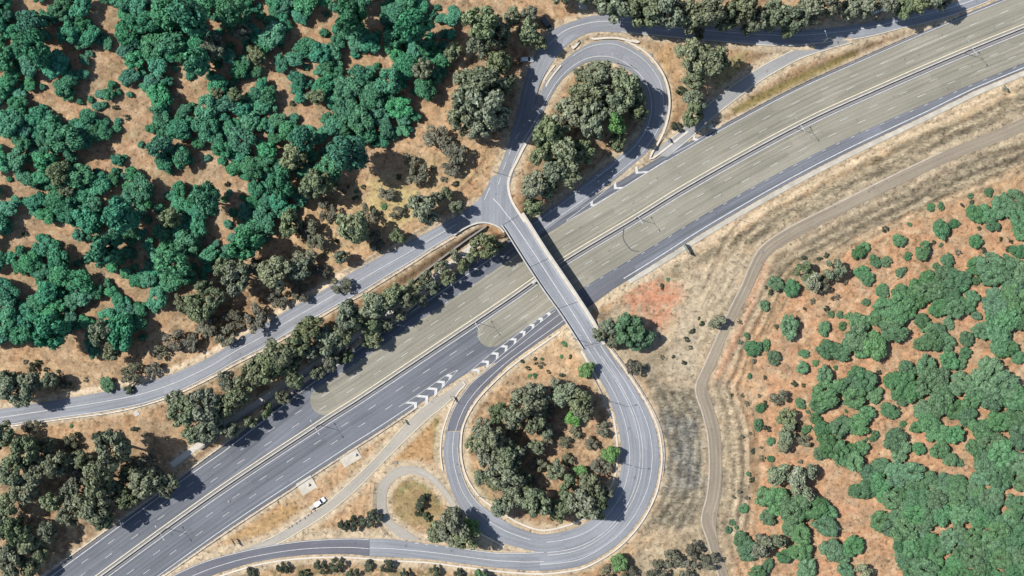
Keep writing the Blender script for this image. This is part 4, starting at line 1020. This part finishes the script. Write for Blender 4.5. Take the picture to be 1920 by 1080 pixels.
for row in GUM.replace('\n', ';').split(';'):
    a, b_, c_ = (float(q) for q in row.split())
    key = 'B'
    if (a, b_) in ((208., 846.),): tree('B', a, b_, c_, 2.0); continue
    tree(key, a, b_, c_)
for a in ((1155, 232, 15), (884, 992, 17), (1143, 850, 15), (1100, 694, 13), (1160, 1054, 14), (1076, 782, 14), (1090, 884, 12), (1040, 30, 11), (200, 720, 12), (226, 1072, 9)):
    if a[0] in (1040, 226): continue
    if a[0] == 1155: tree('E', *a, 3.1); continue
    tree('E' if a[0] != 200 else 'C', *a)
for a in ((1180, 618, 27), (1206, 640, 18), (905, 1086, 14), (845, 710, 0)):
    if a[2]: tree('C', *a, 1.0)
for a in ((648, 668, 13), (690, 640, 12), (722, 612, 13), (748, 590, 12), (786, 562, 13), (812, 540, 12), (838, 520, 14), (866, 498, 12), (884, 484, 11), (800, 520, 11), (826, 500, 11), (778, 536, 12), (852, 478, 10), (930, 462, 12), (470, 790, 12), (500, 770, 12), (530, 745, 12), (596, 700, 12)): tree('G', *a, 1.5)
tree('G', 905, 464, 22, 1.5); tree('G', 1345, 603, 13, 1.0)
for a in ((1510, 508, 16), (1522, 530, 18), (1566, 508, 18), (1476, 782, 16), (1476, 812, 16), (1470, 836, 13), (1456, 890, 20), (1492, 898, 20), (1516, 890, 17), (1506, 926, 18), (1428, 1024, 19), (1452, 1018, 18), (1620, 1072, 14)): tree('G', *a, 1.0)
# thin, see-through shrubs on the dry bank and below the loop
for a in ((590, 440, 24), (572, 480, 20), (690, 402, 18), (818, 262, 24), (852, 292, 24), (846, 312, 16), (782, 330, 20), (770, 300, 14), (725, 365, 14), (610, 395, 18), (700, 450, 18), (640, 535, 16), (480, 600, 22), (440, 600, 20), (420, 630, 18), (520, 560, 16), (560, 545, 18), (600, 510, 14),
          (1190, 686, 15), (1460, 742, 15), (1545, 532, 16), (1505, 824, 12), (960, 820, 12), (1030, 770, 13), (1030, 820, 12), (1060, 830, 11), (1110, 830, 12), (1130, 805, 14), (1010, 870, 14), (1065, 860, 11), (1120, 870, 14), (995, 900, 12), (960, 800, 12), (1080, 810, 11), (975, 845, 14), (1135, 880, 12),
          (1260, 1050, 18), (1300, 1030, 16), (1330, 1050, 16), (1230, 1070, 18), (1290, 1070, 16), (1140, 1070, 12), (1180, 1075, 14), (1130, 1090, 16), (280, 870, 20), (140, 890, 22), (60, 800, 12), (130, 830, 14), (240, 870, 16), (110, 720, 16), (250, 700, 20), (285, 690, 14), (330, 640, 22), (300, 660, 14), (390, 610, 22), (360, 640, 16), (560, 430, 14), (620, 350, 12), (745, 400, 12)): tree('F', *a)
for a in ((645, 986, 10), (664, 980, 12), (690, 974, 13), (706, 966, 11), (788, 942, 10), (784, 960, 8), (800, 970, 8), (795, 932, 7), (530, 1066, 10), (600, 1064, 11), (632, 1060, 12), (690, 1062, 9), (725, 1062, 11), (815, 1070, 10), (860, 1076, 9), (470, 1076, 9), (570, 1076, 9), (660, 1078, 10), (760, 1078, 10), (130, 830, 11), (140, 836, 8), (240, 730, 9), (60, 690, 9), (185, 816, 11), (1270, 238, 9), (1278, 170, 9)): tree('D', *a)

# --- lower right hillside
HILL = """1880 386 20;1902 376 19;1850 400 14;1828 402 15;1862 422 11;1764 432 15;1790 420 9;1830 452 11;1686 450 11;1730 470 14;1610 474 11;1622 464 9;1640 490 10;1662 490 9;1702 480 7;1776 487 11;1745 388 7;1765 386 6;1820 367 5;1855 360 7;1690 510 8
1455 532 12;1486 541 14;1616 510 11;1626 522 11;1480 613 18;1434 573 9;1412 652 14;1438 647 8;1452 671 12;1546 616 11;1580 611 7;1558 589 6;1575 590 6;1591 592 6;1625 566 7;1650 546 9;1508 664 8;1505 690 10;1556 655 18;1580 664 13
1660 578 20;1646 596 14;1682 600 16;1676 620 20;1612 606 17;1606 632 20;1642 646 22;1620 652 16;1596 642 15;1692 566 17;1706 584 12;1722 556 16;1742 546 20;1780 546 18;1802 530 14;1762 576 16;1790 580 17;1812 572 13;1822 558 12;1726 600 12;1736 612 10;1870 570 24;1902 560 24;1890 596 20;1862 592 16;1912 602 16;1832 592 8;1762 620 13;1746 640 17;1772 640 15;1724 646 11;1780 606 9;1842 620 16;1812 636 12;1872 632 22;1884 652 18;1810 662 10;1910 672 11;1736 686 17;1702 690 14;1780 676 16;1800 682 10
1690 720 21;1712 734 16;1670 712 13;1740 716 21;1762 708 17;1690 746 13;1802 720 20;1850 700 25;1828 726 18;1880 722 26;1902 742 26;1858 748 20;1822 752 16;1762 746 22;1736 772 18;1790 768 16;1812 782 16
1546 704 15;1552 738 24;1536 758 16;1530 784 10;1606 700 13;1622 714 20;1592 722 16;1602 746 18;1640 742 13;1500 757 9;1426 766 8;1423 797 9;1446 828 7;1512 805 8;1576 800 17;1542 804 13;1610 796 18;1626 776 13;1552 836 19;1576 850 18;1602 866 16;1536 852 10;1445 861 6
1430 932 14;1460 940 22;1490 952 24;1522 952 22;1546 960 18;1548 986 19;1440 970 13;1482 986 17;1502 1002 17;1390 1010 13;1402 1032 17;1472 1042 13;1502 1032 17;1440 1060 10;1562 1030 19;1600 1024 18;1580 1044 14;1395 954 8;1373 980 6;1366 994 6;1420 1076 14;1512 1070 17;1586 1070 13
1668 770 14;1676 825 20;1690 845 16;1722 842 11;1718 802 10;1740 790 19;1760 815 17;1762 845 15;1782 860 12;1640 818 8;1615 840 12;1600 846 12
1790 815 16;1840 805 18;1870 790 18;1900 790 20;1910 820 18;1860 830 20;1880 850 22;1830 845 16;1850 870 20;1880 890 20;1910 870 20;1840 895 14;1800 868 7;1870 910 14;1915 905 14
1910 470 12;1900 545 18;1850 495 20;1880 500 22;1830 500 16;1905 510 20;1860 520 16;1900 530 16;1770 520 18;1740 530 18;1800 520 16;1720 540 16;1690 548 14;1830 526 8;1850 528 6;1915 435 14;1910 410 16;1660 548 8;1655 540 9"""
for row in HILL.replace('\n', ';').split(';'):
    a, b_, c_ = (float(q) for q in row.split()); tree('C', a, b_, c_)
DENSE = [(1590, 905), (1640, 868), (1700, 858), (1740, 880), (1790, 895), (1800, 880), (1840, 905), (1870, 925), (1940, 948), (1940, 1100), (1705, 1100), (1688, 1055), (1668, 1000), (1640, 990), (1618, 975), (1648, 955), (1660, 938), (1640, 925), (1595, 930)]
HOLE = [[(1735, 980), (1788, 985), (1782, 998), (1740, 992)], [(1655, 942), (1678, 948), (1680, 960), (1658, 958)]]
tries = 0; cnt = 0
while cnt < 96 and tries < 6000:
    tries += 1
    px, py = rnd.uniform(1590, 1935), rnd.uniform(855, 1095); r = rnd.uniform(11, 21)
    if sd1(px, py, DENSE) > -r * .5 or min(sd1(px, py, h) for h in HOLE) < r * .5: continue
    if any(math.hypot(px - a, py - b_) < .60 * (r + q) for a, b_, q in TREES if a > 1500): continue
    cnt += 1; tree('C', px, py, r)
# small scattered scrub on the open hillside
zones = [([(1360, 560), (1440, 520), (1480, 640), (1500, 760), (1420, 880), (1360, 760)], 22), ([(1500, 480), (1900, 330), (1900, 480), (1640, 560), (1500, 600)], 22), ([(1240, 520), (1330, 520), (1300, 700), (1230, 680)], 10), ([(1360, 900), (1420, 880), (1400, 1000), (1350, 1000)], 6), ([(1480, 700), (1700, 600), (1700, 800), (1500, 880)], 12), ([(980, 620), (1080, 640), (1100, 720), (930, 740)], 14), ([(600, 330), (900, 290), (860, 370), (600, 470)], 14), ([(20, 670), (220, 690), (120, 735)], 6), ([(60, 800), (300, 790), (280, 840), (150, 830)], 6)]
for zp, nz in zones:
    xs = [q[0] for q in zp]; ys = [q[1] for q in zp]; c_ = 0; tries = 0
    while c_ < nz and tries < 800:
        tries += 1; px, py = rnd.uniform(min(xs), max(xs)), rnd.uniform(min(ys), max(ys)); r = rnd.uniform(2.5, 5.0)
        if sd1(px, py, zp) > 0 or road_d(px, py) < 2.2 or any(math.hypot(px - a, py - b_) < r + q for a, b_, q in TREES): continue
        c_ += 1; tree(rnd.choice('DDFFC'), px, py, r * 1.15)

# ------------------------------------------------------------------ street lamps
def lamp_parts():
    m = MB(); m.tube((0, 0, -.2), (0, 0, 10.2), .11, .065, 8); m.tube((0, 0, -.2), (0, 0, .5), .17, .15, 8); pole = mesh('pole', m.v, m.f)
    m = MB(); m.tube((0, 0, 10.1), (0, 1.1, 10.55), .05, .045, 6); m.tube((0, 1.1, 10.55), (0, 2.5, 10.7), .045, .04, 6); arm = mesh('arm', m.v, m.f)
    m = MB(); m.box((0, 2.85, 10.72), (.3, .85, .16), 0, .8); head = mesh('lamp_head', m.v, m.f)
    m = MB(); m.box((0, 2.9, 10.615), (.22, .5, .05)); lens = mesh('lens', m.v, m.f)
    for q, k in ((pole, 'steel'), (arm, 'steel'), (head, 'signw'), (lens, 'lampglass')): q.materials.append(M[k])
    return pole, arm, head, lens
LP = lamp_parts()
def lamp(px, py, z, rz, double, label):
    x, y, _ = P(px, py, z)
    root = empty('street_lamp', (x, y, z), rz, label, 'street lamp', 'street lamps')
    def ch(nm, me, par, rot=0):
        o = bpy.data.objects.new(nm, me); COL.objects.link(o); o.parent = par; o.rotation_euler = (0, 0, rot); return o
    ch('pole', LP[0], root)
    for rot in ((0, math.pi) if double else (0,)):
        ch('arm', LP[1], root, rot); h = ch('lamp_head', LP[2], root, rot); ch('lens', LP[3], h)
MD = R_(32)
for (a, b_), w in (((313, 990), 'on the median nearest the lower left corner'), ((598, 796), 'on the median near the rounded end of the upper tan overlay'), ((892, 604), 'on the median at the rounded end of the lower tan overlay'),
                   ((1192, 409), 'on the median just right of the flyover'), ((1490, 240), 'on the median midway between flyover and right edge'), ((1806, 99), 'on the median near the upper right corner')):
    lamp(a, b_, 0.1, MD, True, 'twin arm lamp post ' + w)
for a, b_, z, rz, w in ((1073, 634, 6.5, R_(-60), 'at the lower left end of the flyover parapet'), (1142, 752, 5.2, R_(-75), 'on the inner edge of the loop below the flyover'), (1168, 868, 3.6, R_(-90), 'on the inner loop edge beside the small light green tree'), (925, 322, 6.5, R_(-50), 'at the upper left of the flyover junction'),
                        (1385, 412, .2, R_(150), 'on the pale strip below the motorway right of the flyover'), (897, 930, 1.4, R_(30), 'inside the loop on the lower left kerb'), (1157, 118, 3.6, R_(60), 'inside the northern slip road bend above the trees'), (1540, 82, 1.8, R_(20), 'where the spur leaves the service road')):
    lamp(a, b_, z, rz, False, 'single arm lamp post ' + w)

# ------------------------------------------------------------------ road signs
def sign(px, py, rz, w, h, label, z=None):
    x, y, zz = place(px, py) if z is None else P(px, py, z)
    root = empty('road_sign', (x, y, zz), rz, label, 'road sign', 'road signs')
    for sx in (-w * .32, w * .32):
        m = MB(); m.tube((sx, 0, -.3), (sx, 0, 1.9 + h), .07, .07, 8); m.build('post', M['steel'], root)
    m = MB(); m.box((0, .10, 1.9 + h / 2), (w, .06, h)); m.build('panel', M['signg'], root, .02)
    m = MB(); m.box((0, .136, 1.9 + h / 2), (w - .25, .006, h - .25)); m.build('panel_field', M['signg'], root)
    m = MB(); m.box((0, .05, 1.9 + h * .3), (w * .95, .04, .1)); m.box((0, .05, 1.9 + h * .7), (w * .95, .04, .1)); m.build('brace', M['signw'], root)
sign(1283, 466, R_(-60), 5.0, 3.0, 'large direction sign standing on the pale strip right of the flyover')
sign(932, 486, R_(122), 4.0, 2.4, 'direction sign left of the flyover beside the lone gum tree')
sign(1881, 168, R_(-60), 2.6, 1.8, 'small sign on the rocky verge near the upper right corner')
sign(756, 789, R_(120), 2.2, 1.4, 'small sign between the chevrons and the gravel road')
sign(848, 746, R_(120), 2.4, 1.6, 'sign in the nose between dark off ramp and gravel road')
sign(441, 1014, R_(120), 2.8, 1.8, 'sign on the dry grass at the lower left between motorway and approach road')
sign(1250, 262, R_(-60), 2.2, 1.6, 'sign in the nose of the northern slip road island')

# ------------------------------------------------------------------ vehicles
def car(name, px, py, heading, paint_, label, kind='wagon', z=None):
    x, y, zz = place(px, py) if z is None else P(px, py, z)
    root = empty(name, (x, y, zz + .17), heading, label, 'car' if kind == 'wagon' else kind)
    Lg, Wd = (4.7, 1.82) if kind != 'van' else (5.4, 2.0)
    # side profile of the lower body (x forward), extruded and tapered
    prof = [(-Lg / 2, .38), (-Lg / 2 + .04, .95), (-Lg * .33, 1.02), (Lg * .17, 1.0), (Lg * .42, .86), (Lg / 2 - .03, .66), (Lg / 2, .36), (Lg * .3, .24), (-Lg * .3, .24)]
    if kind == 'van': prof = [(-Lg / 2, .4), (-Lg / 2, 1.15), (Lg * .22, 1.15), (Lg * .42, 1.02), (Lg / 2, .72), (Lg / 2, .4), (Lg * .3, .26), (-Lg * .3, .26)]
    def extr(p, w0, nm, mat, par, inset_top=0.0, zt=None, bev=.05):
        v = []; n = len(p)
        zmax = max(q[1] for q in p); zmin = min(q[1] for q in p)
        for s_ in (-1, 1):
            for q in p: v.append((q[0], s_ * (w0 / 2 - inset_top * (q[1] - zmin) / (zmax - zmin + 1e-6)), q[1]))
        f = [(i, (i + 1) % n, n + (i + 1) % n, n + i) for i in range(n)] + [tuple(range(n - 1, -1, -1)), tuple(range(n, 2 * n))]
        me = mesh(nm, v, f); bm = bmesh.new(); bm.from_mesh(me); bmesh.ops.recalc_face_normals(bm, faces=bm.faces[:])
        if bev: bmesh.ops.bevel(bm, geom=list(bm.edges), offset=bev, segments=2, affect='EDGES')
        bm.to_mesh(me); bm.free(); return link(nm, me, M[mat], par)
    body = extr(prof, Wd, 'body', paint_, root, .06)
    if kind == 'van': gp = [(-Lg / 2 + .03, 1.152), (-Lg / 2 + .1, 2.0), (Lg * .16, 2.02), (Lg * .36, 1.15)]
    elif kind == 'ute': gp = [(-Lg * .10, 1.02), (-Lg * .06, 1.58), (Lg * .08, 1.58), (Lg * .24, 1.0)]
    else: gp = [(-Lg * .47, 1.022), (-Lg * .42, 1.56), (Lg * .06, 1.60), (Lg * .25, 1.0)]
    extr(gp, Wd - .14, 'windows', 'glass', root, .16, bev=.03)
    rp = [(gp[1][0] - .03, gp[1][1] - .05), (gp[1][0] - .02, gp[1][1] + .035), (gp[2][0] + .03, gp[2][1] + .035), (gp[2][0] + .06, gp[2][1] - .05)]
    extr(rp, Wd - .40, 'roof', paint_, root, .03, bev=.02)
    if kind == 'van':
        m = MB()
        for s_ in (-1, 1): m.box((-Lg * .17, s_ * (Wd / 2 - .13), 1.55), (Lg * .58, .06, .72))
        m.build('side_panel', M[paint_], root)
    if kind == 'ute':
        m = MB(); m.box((-Lg * .30, 0, 1.10), (Lg * .36, Wd - .12, .18)); m.build('tray_cover', M[paint_], root, .03)
    for sx in (-Lg * .30, Lg * .31):
        for s_ in (-1, 1):
            m = MB(); m.tube((sx, s_ * (Wd / 2 - .22), .17), (sx, s_ * (Wd / 2 + .005), .17), .33, .33, 16)
            w_ = m.build('wheel', M['tyre'], root); m = MB(); m.tube((sx, s_ * (Wd / 2 - .1), .17), (sx, s_ * (Wd / 2 + .015), .17), .2, .19, 12); m.build('rim', M['rim'], w_)
    for s_ in (-1, 1):
        m = MB(); m.box((Lg / 2 - .05, s_ * (Wd / 2 - .32), .64), (.12, .36, .14)); m.build('headlight', M['lampglass'], root, .02)
        m = MB(); m.box((-Lg / 2 + .03, s_ * (Wd / 2 - .25), .82), (.1, .2, .2)); m.build('taillight', M['red'], root, .02)
        m = MB(); m.box((Lg * .17, s_ * (Wd / 2 + .06), 1.05), (.14, .2, .13)); m.build('mirror', M[paint_], root, .02)
    m = MB(); m.box((Lg / 2 - .02, 0, .36), (.12, Wd - .3, .16)); m.build('bumper', M['tyre'], root, .02)
car('parked_car', 988, 112, 0.02, 'carw', 'white wagon parked under trees beside the northern junction', 'wagon')
car('parked_van', 1025, 46, R_(-52), 'card', 'dark van parked at the top left end of the service road', 'van')
car('parked_ute', 600, 941, R_(35), 'carw', 'white utility truck parked beside the gravel road near the square pad', 'ute')
car('parked_car', 1643, 21, R_(25), 'carw', 'white car half hidden among the trees above the service road', 'wagon')

# ------------------------------------------------------------------ concrete pads, cabinets, boulders
def pad(px, py, w, d, rz, label):
    x, y, z = place(px, py); m = MB(); m.box((0, 0, 0), (w, d, .5)); o = m.build('concrete_pad', M['pad'], None, .03); o.location = (x, y, z + .12); o.rotation_euler = (0, 0, rz); tag(o, label, 'concrete pad')
    return x, y, z + .37
for px, py, w, d, rz, lb in ((658, 859, 7.6, 3.8, R_(31), 'long pale concrete pad between guard rail and gravel road'), (576, 911, 6.4, 5.6, R_(31), 'square pale concrete pad beside the motorway guard rail')):
    x, y, z = pad(px, py, w, d, rz, lb)
    for k, (dx, dy) in enumerate(((w * .28, .3),) if w > 7 else ((.6, .2),)):
        cx, cy = x + dx * math.cos(rz) - dy * math.sin(rz), y + dx * math.sin(rz) + dy * math.cos(rz)
        root = empty('equipment_cabinet', (cx, cy, z), rz, 'small pale metal cabinet standing on the ' + ('long concrete pad' if w > 7 else 'square concrete pad'), 'cabinet')
        m = MB(); m.box((0, 0, .5), (.9, .6, 1.0)); m.build('body', M['cab'], root, .03)
        m = MB(); m.box((0, 0, 1.035), (1.0, .7, .07)); m.build('lid', M['signw'], root, .015)
        m = MB(); m.box((0, -.312, .5), (.78, .02, .86)); m.build('door', M['cab'], root)
x, y, z = place(586, 950); root = empty('equipment_cabinet', (x, y, z), R_(35), 'pale cabinet on the ground beside the parked white utility truck', 'cabinet')
m = MB(); m.box((0, 0, .65), (2.0, 1.1, 1.3)); m.build('body', M['cab'], root, .04)
m = MB(); m.box((0, 0, 1.34), (2.15, 1.25, .08)); m.build('lid', M['pad'], root, .02)
for s_ in (-.5, .5):
    m = MB(); m.box((s_, -.562, .65), (.9, .02, 1.1)); m.build('door', M['cab'], root)
bo_ = []
for k in range(3):
    bm = bmesh.new(); bmesh.ops.create_icosphere(bm, subdivisions=2, radius=.5); rr = random.Random(k)
    for v_ in bm.verts: v_.co *= 1 + rr.uniform(-.2, .15); v_.co.z *= .75
    me = bpy.data.meshes.new('boulder'); bm.to_mesh(me); bm.free(); me.materials.append(M['rock']); bo_.append(me)
for k, (a, b_) in enumerate(((541, 989), (547, 986), (555, 981), (562, 976), (571, 971), (577, 966), (583, 961), (590, 957), (430, 940), (520, 941), (536, 946))):
    x, y, z = place(a, b_); o = bpy.data.objects.new('boulder', bo_[k % 3]); COL.objects.link(o); o.location = (x, y, z + .2); o.rotation_euler = (0, 0, k * 1.3); o.scale = (1.1, .9, 1)
    if k < 8: tag(o, f'{["first", "second", "third", "fourth", "fifth", "sixth", "seventh", "eighth"][k]} grey boulder from the left in the row edging the gravel road', 'boulder', 'boulders along the gravel road')
    else: tag(o, ['lone pale boulder on the grass left of the pads', 'pale boulder at the guard rail left of the square pad', 'dark boulder on dry grass below left of the square pad'][k - 8], 'boulder', 'boulders near the pads')
x, y, z = place(256, 775); m = MB(); m.box((0, 0, 0), (1.8, 1.8, .25)); m.box((0, 0, .16), (.7, .7, .1)); o = m.build('drain_pit', M['concrete'], None, .02); o.location = (x, y, z + .08); o.rotation_euler = (0, 0, .5); tag(o, 'square concrete drain pit in dry grass below the hillside road', 'drain pit')
for a, b_, lb in ((1221, 103, 'small dark drain pit on the grass outside the northern slip road'), (743, 867, 'dark drain pit at the top of the gravel turning loop'), (1428, 472, 'small red brown drain pit on the bend of the hill track')):
    x, y, z = place(a, b_); m = MB(); m.box((0, 0, 0), (1.1, 1.1, .5)); m.box((0, 0, .28), (.8, .8, .06)); o = m.build('drain_pit', M['concd'], None, .02); o.location = (x, y, z + .1); tag(o, lb, 'drain pit')

# ------------------------------------------------------------------ light, sky, camera
EL = R_(54); sh = Vector((1, -.30)).normalized()          # direction the shadows fall
d = Vector((sh.x * math.cos(EL), sh.y * math.cos(EL), -math.sin(EL)))
sl = bpy.data.lights.new('sun', 'SUN'); sl.energy = 4.35; sl.angle = R_(.55); sl.color = (1.0, .965, .915)
so = bpy.data.objects.new('sun', sl); COL.objects.link(so); so.rotation_euler = d.to_track_quat('-Z', 'Y').to_euler(); so.location = (0, 0, 300)
w = bpy.data.worlds.new('World'); SC.world = w; w.use_nodes = True
nt = w.node_tree; bg = nt.nodes['Background']; sk = nt.nodes.new('ShaderNodeTexSky'); sk.sky_type = 'NISHITA'; sk.sun_disc = False
sk.sun_elevation = EL; sk.sun_rotation = math.atan2(-sh.x, -sh.y); sk.altitude = 100; sk.dust_density = .8
nt.links.new(sk.outputs[0], bg.inputs[0]); bg.inputs[1].default_value = .095
cd = bpy.data.cameras.new('camera'); cam = bpy.data.objects.new('camera', cd); COL.objects.link(cam)
cam.location = (0, 0, H); cam.rotation_euler = (0, 0, 0); cd.sensor_fit = 'HORIZONTAL'; cd.angle = 2 * math.atan(192 / H); cd.clip_start = 1; cd.clip_end = 12000
SC.camera = cam
SC.view_settings.view_transform = 'Standard'; SC.view_settings.look = 'None'; SC.view_settings.exposure = .78; SC.view_settings.gamma = 1
SC.cycles.max_bounces = 6; SC.cycles.diffuse_bounces = 2
print('trees', len(TREES), {k: sum(1 for o in COL.objects if o.name.split('.')[0] == v[0]) for k, v in KN.items()})
